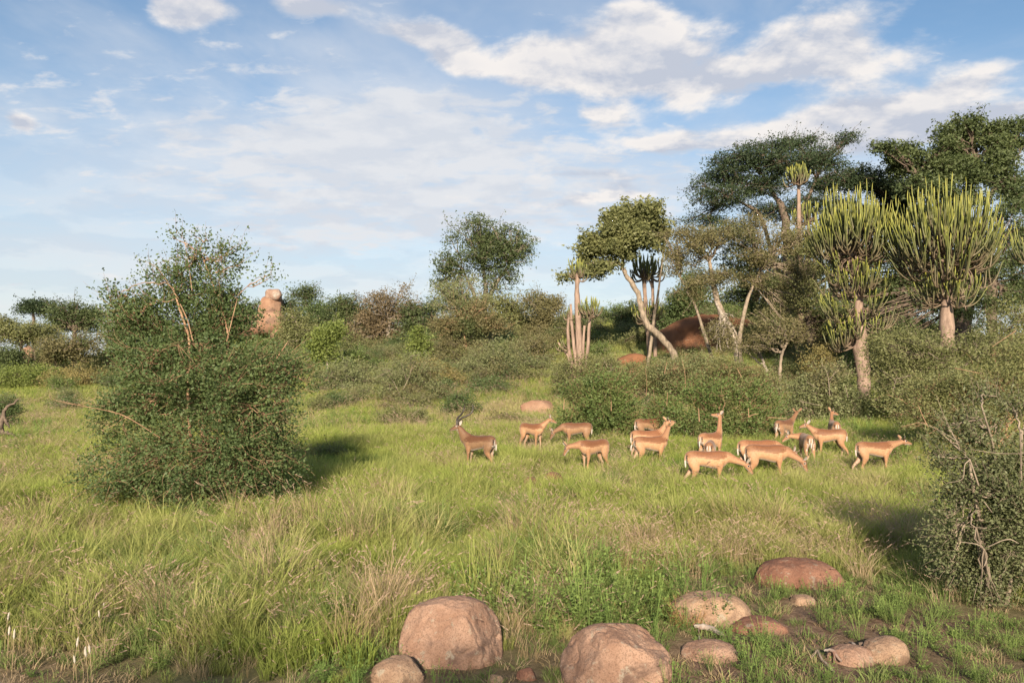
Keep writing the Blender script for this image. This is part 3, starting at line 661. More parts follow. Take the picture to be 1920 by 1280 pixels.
# --- trees
trees = [
 ('dome_tree', 'tall round crowned dark green tree alone on the central skyline', 60, 900, [(905, 480, 72, 45, 1.2), (850, 490, 38, 40, .7), (958, 475, 42, 38, .7), (900, 440, 58, 26, .7), (950, 435, 35, 20, .3), (925, 520, 50, 26, .5), (975, 455, 26, 20, .3), (840, 520, 26, 24, .3)], 'deep', 'grey', 15000,
  [[(897, 690, .32), (898, 620, .28), (905, 580, .24), (912, 545, .18), (905, 500, .1)], [(898, 640, .2), (910, 575, .2), (925, 540, .16), (955, 495, .07)], [(897, 640, .2), (893, 560, .14), (870, 510, .07)]], .0022),
 ('thorn_tree', 'pale feathery thorn tree in front of the round crowned tree', 52, 865, [(860, 565, 48, 36, 1.), (835, 545, 30, 36, .6), (890, 575, 36, 32, .6), (850, 605, 46, 25, .6), (870, 530, 32, 20, .4)], 'grey', 'grey', 9000, [[(868, 680, .16), (868, 630, .14), (862, 590, .09)]], .0017),
 ('thorn_tree', 'brown tinged thorn tree with a straight orange lit trunk below the round crowned tree', 50, 873, [(875, 600, 50, 26, 1.), (840, 615, 34, 25, .6), (915, 605, 36, 24, .6), (880, 580, 38, 15, .4)], 'brown', 'orange', 10000, [[(873, 665, .13), (872, 635, .12), (873, 612, .09)]], .0020),
 ('bushy_tree', 'large reddish brown tree left of centre with twiggy top against the sky', 62, 735, [(735, 590, 60, 40, 1.2), (695, 615, 45, 38, .8), (780, 605, 48, 36, .8), (730, 555, 38, 20, .25), (715, 640, 60, 28, .8), (700, 575, 30, 25, .3)], 'russet', 'grey', 15000, [[(728, 690, .25), (727, 640, .2), (730, 600, .12)]], .0020),
 ('bushy_tree', 'dark green tree joined to the right side of the reddish brown tree', 60, 800, [(795, 610, 38, 38, 1.), (820, 625, 25, 28, .5), (775, 640, 38, 25, .5), (790, 580, 26, 16, .3)], 'deep', 'dark', 9000, [[(800, 690, .2), (798, 630, .14)]], .0022),
 ('bushy_tree', 'olive tree with a level top right of the round crowned tree', 58, 955, [(955, 585, 42, 28, 1.), (930, 565, 26, 18, .4), (985, 590, 32, 26, .6), (940, 620, 50, 26, .8)], 'olive', 'grey', 10000, [[(955, 680, .2), (955, 620, .15), (952, 590, .1)]], .0021),
 ('bushy_tree', 'brownish feathery tree at the right end of the central tree group', 55, 1022, [(1022, 585, 34, 32, 1.), (1000, 565, 26, 18, .5), (1030, 620, 30, 28, .7), (990, 625, 28, 25, .5)], 'brown', 'grey', 9500, [[(1015, 690, .18), (1018, 640, .14), (1022, 600, .08)]], .0020),
 ('bushy_tree', 'dark evergreen thicket low between the central trees', 54, 930, [(935, 635, 28, 24, 1.), (955, 650, 22, 18, .5)], 'dark', 'dark', 5000, None, .0022),
 ('bushy_tree', 'green tree with spiky top behind the yellow green sapling', 75, 650, [(650, 580, 30, 22, 1.), (670, 600, 28, 25, .7), (630, 600, 22, 25, .5), (655, 565, 18, 12, .3)], 'deep', 'dark', 7500, [[(650, 680, .2), (650, 600, .12)]], .0020),
 ('umbrella_tree', 'small flat topped tree on the skyline right of the rock pillar', 80, 572, [(572, 550, 14, 7, .8), (555, 553, 12, 4, .5), (588, 556, 13, 5, .5), (575, 570, 14, 6, .4), (573, 541, 8, 5, .4)], 'deep', 'dark', 2600, [[(578, 640, .16), (580, 590, .12), (573, 560, .08)]], .0018),
 ('bushy_tree', 'thin leaved tree below the small flat topped tree', 76, 600, [(600, 590, 24, 20, 1.), (585, 610, 20, 18, .5), (610, 610, 20, 20, .5)], 'thorn', 'grey', 3600, [[(600, 680, .15), (600, 600, .1)]], .0022),
 ('bushy_tree', 'dull green tree in front of the orange ridge boulders', 70, 560, [(560, 610, 35, 25, 1.), (540, 630, 34, 22, .7), (585, 640, 28, 25, .6)], 'olive', 'grey', 8500, [[(571, 690, .14), (570, 620, .1)]], .0020),
 ('sapling', 'yellow green young tree with a thin white stem left of the reddish brown tree', 48, 613, [(612, 625, 28, 16, 1.), (600, 645, 24, 16, .6), (630, 618, 16, 12, .4), (612, 668, 24, 10, .4)], 'lime', 'bleach', 5500, [[(612, 705, .06), (614, 680, .05), (613, 655, .04)]], .0026),
 ('shrub', 'bright green leafy climber shrub at the front of the reddish brown tree', 50, 783, [(784, 640, 12, 22, 1.), (792, 665, 12, 20, .8), (788, 690, 16, 12, .5)], 'lime', 'dark', 2800, None, .0026),
 ('shrub', 'small vivid green shrub right of the young yellow green tree', 50, 657, [(657, 673, 18, 10, 1.)], 'fresh', 'dark', 1800, None, .0026),
 ('umbrella_tree', 'small dark umbrella tree on the far left skyline', 100, 62, [(62, 574, 24, 9, 1.), (50, 580, 16, 6, .4), (78, 578, 14, 6, .4)], 'dark', 'dark', 3200, [[(66, 690, .25), (64, 610, .2), (62, 580, .12)]], .0022),
 ('bushy_tree', 'broad dark tree on the left skyline beside the big thorn bush', 95, 140, [(140, 595, 48, 28, 1.2), (110, 600, 26, 22, .6), (175, 605, 30, 26, .7), (135, 575, 34, 10, .4)], 'deep', 'dark', 9500, [[(140, 690, .3), (140, 620, .2)]], .0020),
 ('bushy_tree', 'olive tree standing below the far left umbrella tree', 88, 40, [(35, 625, 40, 25, 1.), (75, 620, 30, 25, .7), (0, 620, 30, 25, .6)], 'olive', 'dark', 8500, [[(40, 700, .2), (40, 640, .14)]], .0020),
 ('bushy_tree', 'grey green bushy tree behind the leafy hedge like bush', 75, 105, [(105, 660, 42, 26, 1.), (140, 665, 34, 25, .7), (150, 640, 34, 20, .5)], 'brown', 'dark', 8500, [[(105, 700, .2), (105, 670, .14)]], .0020),
 ('bushy_tree', 'dark low tree at the extreme left edge behind the meadow', 72, 5, [(5, 670, 34, 26, 1.), (30, 680, 20, 18, .4)], 'deep', 'dark', 5500, None, .0020),
 ('bushy_tree', 'dull tree seen through the left side of the big thorn bush', 80, 215, [(215, 625, 40, 35, 1.), (200, 670, 45, 25, .8), (250, 600, 30, 30, .5)], 'olive', 'dark', 8000, [[(215, 700, .2), (215, 650, .14)]], .0021),
 ('bushy_tree', 'dark tree on the ridge left of the rock pillar', 88, 478, [(480, 580, 18, 14, 1.), (460, 595, 26, 18, .8), (440, 600, 30, 20, .7), (400, 620, 45, 25, .8)], 'deep', 'dark', 6000, None, .0020),
 ('bushy_tree', 'dark shrub growing close against the right side of the rock pillar', 86, 540, [(542, 572, 14, 8, 1.), (528, 580, 10, 14, .5), (555, 590, 16, 12, .6)], 'deep', 'dark', 2500, None, .0020),
 # right hand side
 ('leaning_tree', 'tree with a bent pale leaning trunk and one round leafy crown', 42, 1262, [(1160, 430, 62, 38, 1.2), (1110, 460, 34, 36, .7), (1200, 405, 45, 24, .7), (1225, 450, 32, 30, .4), (1105, 500, 26, 22, .3), (1180, 395, 32, 16, .4), (1065, 520, 20, 14, .15), (1130, 500, 28, 14, .2), (1240, 420, 18, 22, .2), (1175, 470, 32, 16, .4)], 'olive', 'pale', 20000,
  [[(1268, 705, .17), (1266, 665, .18), (1240, 632, .17), (1214, 612, .17), (1202, 582, .155), (1197, 548, .135), (1172, 515, .115), (1165, 495, .10), (1176, 470, .07)], [(1212, 640, .1, .3), (1245, 470, .04, .3), (1252, 440, .03)]], .0036),
 ('bushy_tree', 'small green tree between the twin euphorbia trunks and the sky gap', 55, 1175, [(1180, 595, 25, 14, 1.), (1195, 580, 20, 10, .6), (1160, 590, 14, 6, .3), (1190, 615, 22, 10, .5)], 'deep', 'dark', 5000, [[(1190, 680, .14), (1190, 600, .1)]], .0022),
 ('bushy_tree', 'low olive thicket on the skyline left of the twin euphorbia trunks', 50, 1140, [(1140, 645, 40, 22, 1.), (1100, 655, 30, 20, .6), (1190, 645, 32, 20, .7), (1170, 670, 45, 18, .7)], 'olive', 'dark', 10000, None, .0021),
 ('thorn_tree', 'brownish spreading acacia above the granite dome, with bare grey inner branches', 38, 1375, [(1360, 440, 95, 32, 1.1), (1300, 480, 52, 40, .8), (1420, 470, 70, 35, .9), (1330, 530, 60, 30, .6), (1440, 530, 60, 32, .8), (1290, 545, 34, 28, .4), (1470, 580, 50, 32, .6), (1400, 430, 55, 20, .5), (1270, 440, 28, 22, .3), (1480, 440, 40, 25, .5), (1500, 520, 36, 35, .5)], 'brown', 'pale', 30000,
  [[(1395, 660, .20), (1378, 630, .18), (1350, 580, .15), (1338, 540, .13), (1330, 490, .08)], [(1372, 620, .12), (1400, 560, .08), (1430, 500, .05)], [(1350, 580, .1), (1300, 560, .05), (1275, 520, .03)]], .0019),
 ('bushy_tree', 'loose green tree behind the acacia, beside the upper left of the granite dome', 50, 1285, [(1285, 570, 34, 36, 1.), (1265, 600, 26, 28, .6), (1310, 540, 30, 30, .5), (1240, 600, 16, 25, .25)], 'thorn', 'dark', 8000, [[(1290, 680, .15), (1288, 600, .1)]], .0024),
 ('dead_tree', 'leafless tangle of pale twigs on a thin red brown stem beside the shady gap', 34, 1462, [(1460, 620, 55, 32, 1.), (1430, 600, 38, 30, .6), (1500, 620, 34, 28, .5), (1410, 640, 30, 22, .3)], 'brown', 'pale', 3200, [[(1463, 745, .075), (1462, 700, .07), (1465, 665, .06), (1476, 642, .05)]], .0018),
 ('dead_tree', 'white peeling forked trunk with bare grey branches on its top', 35, 1452, [(1360, 610, 44, 40, 1.), (1390, 640, 34, 28, .6), (1345, 640, 32, 22, .4)], 'brown', 'bleach', 2200, [[(1456, 748, .13), (1445, 715, .12), (1434, 688, .09)], [(1463, 745, .07), (1452, 718, .06), (1438, 694, .05)], [(1392, 655, .13, .4), (1374, 622, .11, .4), (1354, 592, .08, .4), (1342, 565, .05, .4)]], .0018),
 ('shade_tree', 'dark green tree mass behind the acacia and left of the first candelabra tree', 44, 1500, [(1500, 560, 62, 50, 1.), (1470, 600, 55, 40, .8), (1550, 610, 55, 45, .9), (1520, 480, 50, 40, .7), (1590, 640, 50, 40, .6), (1445, 640, 40, 28, .5)], 'olive', 'dark', 24000, [[(1523, 715, .25), (1522, 660, .22), (1515, 600, .16)]], .0023),
 ('shade_tree', 'dark thicket of trees closing the skyline behind the brown acacia', 57, 1420, [(1450, 495, 62, 48, .9), (1375, 500, 50, 38, .6), (1430, 560, 70, 50, 1.), (1360, 560, 50, 40, .8), (1500, 520, 60, 55, 1.), (1320, 600, 36, 28, .5), (1560, 560, 60, 60, .9), (1620, 600, 60, 60, .8), (1700, 560, 60, 60, .8), (1800, 540, 70, 60, .8), (1890, 520, 70, 60, .8)], 'deep', 'dark', 26000, [[(1420, 660, .25), (1420, 600, .2)]], .0026),
 ('acacia_tree', 'big dark flat crowned acacia with layered sprays against the clouds', 50, 1485, [(1350, 370, 62, 20, .8), (1320, 410, 45, 12, .5), (1370, 330, 60, 18, .8), (1400, 300, 60, 17, .8), (1450, 275, 55, 14, .7), (1500, 268, 50, 14, .6), (1470, 310, 70, 22, .9), (1540, 300, 55, 22, .7), (1580, 262, 26, 14, .35), (1600, 250, 16, 7, .15), (1560, 340, 60, 22, .7), (1620, 330, 45, 22, .6), (1420, 350, 60, 20, .7), (1450, 395, 70, 15, .6), (1530, 380, 60, 18, .5), (1305, 345, 25, 10, .3), (1345, 300, 26, 8, .25), (1390, 275, 24, 7, .2)], 'dark', 'dark', 50000,
  [[(1480, 640, .36), (1478, 520, .33), (1475, 430, .28), (1465, 385, .2), (1440, 350, .1)], [(1478, 470, .22), (1500, 400, .16), (1530, 340, .1)], [(1478, 450, .2), (1430, 400, .12), (1370, 370, .06)]], .0024),
 ('broadleaf_tree', 'massive dark green tree at the upper right corner behind the candelabra trees', 47, 1790, [(1820, 260, 75, 36, 1.2), (1885, 270, 45, 45, .8), (1750, 300, 60, 36, 1.), (1690, 300, 45, 34, .7), (1840, 320, 70, 36, 1.), (1900, 350, 45, 50, .8), (1770, 250, 40, 18, .4), (1660, 280, 22, 12, .25), (1720, 350, 60, 30, .7), (1800, 370, 70, 26, .4)], 'deep', 'dark', 40000,
  [[(1800, 640, .4), (1802, 500, .38), (1805, 400, .3), (1820, 350, .22), (1830, 300, .12)], [(1803, 470, .3), (1760, 380, .2), (1720, 330, .1)], [(1803, 430, .22), (1850, 370, .16), (1890, 330, .08)]], .0030),
 ('broadleaf_tree', 'dark shadowy tree between the flat crowned acacia and the massive tree', 52, 1690, [(1690, 350, 60, 32, 1.), (1640, 350, 45, 28, .8), (1700, 400, 60, 36, .9), (1640, 410, 60, 30, .8), (1760, 420, 60, 35, .7), (1580, 400, 50, 26, .6)], 'dark', 'dark', 22000, [[(1690, 640, .35), (1690, 480, .3), (1685, 390, .2)]], .0026),
 ('shade_tree', 'dense dark tree filling the space behind the second candelabra tree at the right edge', 42, 1870, [(1860, 480, 80, 60, 1.), (1900, 420, 55, 50, .8), (1900, 560, 60, 50, .8), (1800, 560, 70, 50, .7), (1720, 560, 60, 55, .8), (1680, 640, 60, 40, .6), (1640, 560, 60, 60, .8), (1600, 480, 55, 55, .7), (1680, 490, 50, 60, .7), (1580, 600, 50, 50, .6)], 'deep', 'dark', 32000, [[(1860, 640, .3), (1860, 560, .25), (1858, 500, .2)]], .0026),
]
for k, (nm, lb, Y, bx, bl, fol, bk, nl_, st, lf) in enumerate(trees):
    bl = [(a, b, c * (1.15 if Y > 58 else 1.05), d * (1.15 if Y > 58 else 1.05), *e_) for (a, b, c, d, *e_) in bl]
    big = Y < 55 and nl_ > 15000
    flatk = .35 if nm == 'acacia_tree' else .7
    plant(nm, lb, 'tree' if nm != 'shrub' else 'shrub', Y, bx, bl, fol, bk, int(nl_ * 1.12), split=0 if nm == 'acacia_tree' else 5, leaf=lf * Y * .88, crad=(.0085 if nm != 'acacia_tree' else .010) * Y, per=58, stems=st, seed=90 + k,
          r1=.0018 * Y if st else .04, r2=.0009 * Y, r3=.0004 * Y, quad=False, flat=flatk, sub=8, depth=.8, asp=.42 if nm in ('acacia_tree',) else .55, wob=.08)


# ------------------------------------------------------------------ candelabra euphorbias
m, t = new_mat('euphorbia_green'); tone = attr(t, 'tone')
cr = t.new('ShaderNodeValToRGB'); t.l.new(tone, cr.inputs[0]); e = cr.color_ramp.elements
e[0].position = 0; e[0].color = (.17, .12, .09, 1); e[1].position = 1; e[1].color = (.25, .245, .040, 1)
for p_, c_ in ((.35, (.145, .115, .075)), (.62, (.090, .100, .036)), (.88, (.150, .165, .035))):
    x = e.new(p_); x.color = (*c_, 1)
pb = t.new('ShaderNodeBsdfPrincipled'); pb.inputs['Roughness'].default_value = .5; pb.inputs['Specular IOR Level'].default_value = .3
pn = t.mr(t.noise(t.new('ShaderNodeNewGeometry').outputs['Position'], 5, 4, .6), .3, .7, .75, 1.2)
t.l.new(t.mix(1., cr.outputs[0], t.comb(pn, pn, pn), 'MULTIPLY'), pb.inputs['Base Color']); t.l.new(pb.outputs[0], t.new('ShaderNodeOutputMaterial').inputs['Surface'])
EUPH = m


def arm(parent, org, phi, reach, rise, r, rad=.045, tines=3, sag=.25, t0=0., spread=.5, dead=False):
    """one arm: leaves the trunk sideways, sags, then turns up; its tines fork off the outer half"""
    S = Soup(); K = 12; s = np.linspace(0, 1, K); eo = r.uniform(1.45, 2.2); eu = r.uniform(1.3, 1.95)
    for j in range(tines):
        f0 = 0. if j == 0 else r.uniform(.18, .55)
        rc = reach * (1. if j == 0 else r.uniform(.55, 1.02)); rs = rise * (1. if j == 0 else r.uniform(.55, 1.12))
        ph = phi + (0 if j == 0 else r.uniform(-spread, spread))
        main = lambda q, ph_, rc_, rs_: np.stack([np.cos(ph_) * rc_ * (1 - (1 - q) ** eo), np.sin(ph_) * rc_ * (1 - (1 - q) ** eo), rs_ * q ** eu - sag * reach * np.sin(np.pi * np.clip(q * 1.25, 0, 1)) * .6], -1)
        p = main(s, ph, rc, rs)
        if j: # start on the main arm
            o = main(np.array([f0]), phi, reach, rise)[0]; q0 = main(np.array([f0]), ph, rc, rs)[0]
            sj = f0 + (1 - f0) * s; p = main(sj, ph, rc, rs); p = p + (o - q0) * (1 - s)[:, None] ** 2
        p = p + fbm(p * 1.5 + phi * 7 + j, 2, 5)[:, None] * .13 * s[:, None]
        rr = rad * (1 - .25 * s) * (1 + .13 * np.cos(s * K * math.pi)) ; rr = rr.copy(); rr[-1] *= .25
        V, Q = tubes(p[None], rr[None], 4)
        S.add(V, Q, np.repeat(np.zeros(K) + .05 * s if dead else np.clip(.05 + t0 + (f0 + (1 - f0) * s) ** 1.5 * (1.0 if rise > .5 else .75), 0, 1), 4))
    me = S.mesh('arm', EUPH, smooth=False)
    o = mobj('arm', me, parent); o.location = org
    return o


def candelabra(name, label, Y, base, trunk, tiers, seed, rad=.031, mat='euph'):
    """tiers: (px, py of crown base, spread px, rise px, arms, azimuth range, low (0 full, 1 mostly outer))"""
    r = np.random.default_rng(seed); b0 = P(base, 700, Y); z0 = h1(b0[0], Y); org = np.array([b0[0], Y, z0]); sc = Y / F
    root = empty(name, org, label=label, cat='euphorbia')
    S = Soup()
    for st in trunk:
        pts = []
        for i, q in enumerate(st):
            dy = q[3] if len(q) > 3 else 0.; c = P(q[0], q[1], Y + dy) - org
            if i == 0 and (len(q) < 5): c[2] = min(c[2], -.1)
            pts.append(c)
        pts = np.array(pts); K = 5 * len(pts); tt = np.linspace(0, 1, K); t_ = np.linspace(0, 1, len(pts))
        pp = np.stack([np.interp(tt, t_, pts[:, a]) for a in range(3)], 1); pp[1:-1] = (pp[:-2] + 2 * pp[1:-1] + pp[2:]) / 4
        V, Q = tubes(pp[None], (np.interp(tt, t_, [q[2] for q in st]) * (1 + .07 * r.normal(size=K)))[None], 12)
        S.add(V + .02 * fbm(V * np.array([9, 9, 2.]), 2, seed)[:, None], Q)
    mobj('trunk', S.mesh('trunk', BK[mat]), root)
    for (px, py, spread, rise, n, tin, az0, az1, jit) in tiers:
        for i in range(n):
            u = (i + .5) / n; u = np.clip(u + r.uniform(-.4, .4) / n, 0, 1)
            reach = spread * sc * (.12 + .88 * math.sqrt(u)) * r.uniform(.9, 1.05); up = rise * sc * (1. - .66 * u ** 1.9) * r.uniform(.88, 1.05)
            ph = az0 + ((i * 2.39996) % (2 * math.pi)) / (2 * math.pi) * (az1 - az0)
            c = P(px, py, Y) - org; c[2] += r.uniform(-jit, jit) * sc + (1 - u) * jit * sc * .6; c[0] += r.uniform(-3, 3) * sc
            arm(root, tuple(c), ph, reach, up, r, rad=rad, tines=tin, sag=.62 * u * u, spread=.42)
    for (px, py, spread, rise, n, tin, az0, az1, jit) in tiers[:3]:       # dried, drooping arms under the crown
        for i in range(max(1, n // 8)):
            c = P(px, py, Y) - org; arm(root, tuple(c), r.uniform(0, TAU), spread * sc * r.uniform(.15, .55), -rise * sc * r.uniform(.15, .45), r, rad=rad * .8, tines=2, sag=.1, dead=True)
    return root


TAU = 2 * math.pi
candelabra('candelabra_tree', 'left of the two big candelabra euphorbias, three tiers of arms on a peeling trunk', 33, 1617,
           [[(1620, 758, .30), (1619, 700, .28), (1612, 645, .33), (1612, 600, .20), (1606, 540, .17), (1600, 480, .15), (1600, 440, .08)]],
           [(1600, 478, 92, 114, 60, 6, 0, TAU, 18), (1603, 525, 84, 46, 26, 4, 0, TAU, 20), (1608, 575, 82, 62, 28, 5, 0, TAU, 22), (1604, 640, 66, 50, 16, 4, 2.2, 4.6, 14), (1612, 620, 60, 40, 14, 3, 0, TAU, 18)], 301)
candelabra('candelabra_tree', 'right of the two big candelabra euphorbias, broad brush crown over a small tier', 31, 1776,
           [[(1776, 690, .27), (1776, 640, .25), (1774, 560, .22), (1772, 520, .13), (1766, 480, .11)]],
           [(1770, 490, 122, 126, 72, 6, 0, TAU, 20), (1772, 505, 118, 40, 22, 4, 0, TAU, 14), (1776, 562, 72, 62, 26, 4, 0, TAU, 10), (1760, 568, 60, 30, 5, 1, 2.6, 3.8, 6)], 302)
candelabra('candelabra_tree', 'candelabra euphorbia crown poking in from the right edge', 34, 1965, [[(1965, 690, .22), (1962, 600, .2), (1960, 490, .12)]],
           [(1960, 500, 80, 95, 30, 3, 0, TAU, 10)], 303)
candelabra('candelabra_tree', 'slim euphorbia whose small brush crown stands up in front of the flat crowned acacia', 44, 1497, [[(1500, 600, .14), (1499, 480, .13), (1498, 390, .11), (1497, 345, .09)]],
           [(1496, 343, 27, 34, 24, 3, 0, TAU, 3)], 304, rad=.045)
candelabra('candelabra_tree', 'dull green euphorbia crown tucked behind the left candelabra tree', 46, 1515, [[(1516, 680, .16), (1516, 520, .14), (1516, 420, .08)]],
           [(1512, 418, 38, 40, 20, 3, 0, TAU, 6), (1505, 470, 48, 38, 20, 3, 0, TAU, 8)], 305, rad=.045)
candelabra('euphorbia', 'small many stemmed euphorbia with ribbed pink stems and one tall stem', 36, 1086,
           [[(1087, 705, .17), (1086, 660, .15), (1084, 600, .14), (1082, 560, .12), (1082, 515, .09)],
            [(1087, 695, .09), (1068, 665, .075), (1064, 620, .07), (1066, 595, .06)], [(1087, 690, .09), (1076, 650, .07), (1072, 610, .065), (1070, 570, .05)],
            [(1088, 690, .09), (1103, 650, .075), (1104, 615, .07), (1107, 590, .06)], [(1088, 680, .08), (1094, 640, .065), (1096, 610, .06)], [(1084, 690, .07), (1066, 668, .055), (1052, 650, .05), (1046, 642, .045)]],
           [(1082, 520, 24, 34, 14, 2, 0, TAU, 4), (1107, 592, 26, 36, 16, 2, 0, TAU, 4), (1065, 600, 10, 20, 6, 2, 0, TAU, 3), (1064, 655, 26, 24, 6, 2, 2.2, 4.4, 4), (1086, 592, 10, 12, 4, 1, 0, TAU, 2)], 306, rad=.036)
candelabra('euphorbia', 'taller of the twin trunked euphorbias behind the leaning tree', 45, 1216, [[(1218, 708, .14), (1217, 650, .13), (1212, 590, .12), (1207, 520, .10), (1206, 505, .10)]],
           [(1207, 520, 32, 44, 26, 2, 0, TAU, 4), (1212, 602, 34, 36, 16, 2, 0, TAU, 6)], 307, rad=.042)
candelabra('euphorbia', 'shorter twin euphorbia just right of the taller one behind the leaning tree', 46, 1226, [[(1229, 700, .12), (1228, 640, .11), (1224, 560, .09), (1223, 510, .08)]],
           [(1223, 520, 30, 34, 20, 2, 0, TAU, 4), (1227, 600, 24, 26, 12, 2, 0, TAU, 6)], 308, rad=.042)

# trees behind the photographer: their broken shade lies over the front of the meadow
for k, (x_, y_, hh) in enumerate([(-4.6, -6.2, 5.9), (-.6, -6.9, 6.2), (3.6, -6.4, 5.8)]):
    r = np.random.default_rng(800 + k); z_ = h1(x_, y_)
    root = empty('thorn_tree', (x_, y_, z_), label='thorn tree behind the camera shading the front boulders, ' + ('farthest left', 'in the middle of three', 'farthest right')[k], cat='tree')
    bl = [(r.uniform(-1.6, 1.6), r.uniform(-1, 1), hh - 1.6 + r.uniform(-1.1, .6), 1.1, 1.1, .6, 1.) for _ in range(10)]
    S2, L, tn = grow(bl, (0, 0, 0), 170, seed=800 + k, r1=.05, r2=.025, r3=.01, crad=.26, leaves=22, limb_from=[np.array([0, 0, 1.6])])
    V, Q = tubes(np.array([[[0, 0, -.1], [.05, 0, .8], [0, .05, 1.7]]]), np.array([[.14, .11, .09]]), 8); S2.add(V, Q)
    mobj('trunk', S2.mesh('wood', BK['grey']), root); mobj('foliage', leaf_mesh('leaves', L, .09, LM['thorn'], quad=False, tone=tn), root)
# ------------------------------------------------------------------ impala herd
fur, t = new_mat('impala_coat')
cc = attr(t, 'Col', out='Color'); nz = t.mr(t.noise(t.new('ShaderNodeTexCoord').outputs['Object'], 30, 3, .6), .3, .7, .86, 1.12)
pb = t.new('ShaderNodeBsdfPrincipled'); pb.inputs['Roughness'].default_value = .6; pb.inputs['Specular IOR Level'].default_value = .25
pb.inputs['Sheen Weight'].default_value = .12
t.l.new(t.mix(1., cc, t.comb(nz, nz, nz), 'MULTIPLY'), pb.inputs['Base Color']); t.l.new(pb.outputs[0], t.new('ShaderNodeOutputMaterial').inputs['Surface'])
horn_m = solid_mat('dark_horn', (.020, .016, .013), (.05, .04, .032), 30, .4, .2, spec=.4)
eye_m = solid_mat('dark_eye', (.008, .006, .005), (.012, .01, .008), 5, .1, 0, spec=.5)
WHITE = np.array([.42, .37, .33]); BLACK = np.array([.018, .014, .012])


def ell_ring(c, fwd, side, w_, h_, n=18):
    up = np.cross(fwd, side); up /= np.linalg.norm(up); a = np.linspace(0, 2 * np.pi, n, endpoint=False)
    return c + np.cos(a)[:, None] * side * w_ + np.sin(a)[:, None] * up * h_, np.sin(a), np.cos(a)


class Loft:
    def __init__(s): s.V = []; s.F = []; s.C = []; s.n = 0
    def add(s, rings, cols):
        N = len(rings[0]); K = len(rings); V = np.concatenate(rings); idx = np.arange(K * N).reshape(K, N)
        Q = np.stack([idx[:-1], np.roll(idx, -1, 1)[:-1], np.roll(idx, -1, 1)[1:], idx[1:]], -1).reshape(-1, 4) + s.n
        c0, c1 = rings[0].mean(0), rings[-1].mean(0)
        s.F += [tuple(q) for q in Q]; s.F += [tuple(idx[0][::-1] + s.n), tuple(idx[-1] + s.n)]
        s.V.append(V); s.C.append(np.concatenate(cols)); s.n += len(V)


def dense(pts, k=5):
    pts = np.array(pts, float); t_ = np.arange(len(pts)); tt = np.linspace(0, len(pts) - 1, (len(pts) - 1) * k + 1)
    q = np.stack([np.interp(tt, t_, pts[:, a]) for a in range(pts.shape[1])], 1)
    for _ in range(2): q[1:-1] = (q[:-2] + 2 * q[1:-1] + q[2:]) / 4
    return q


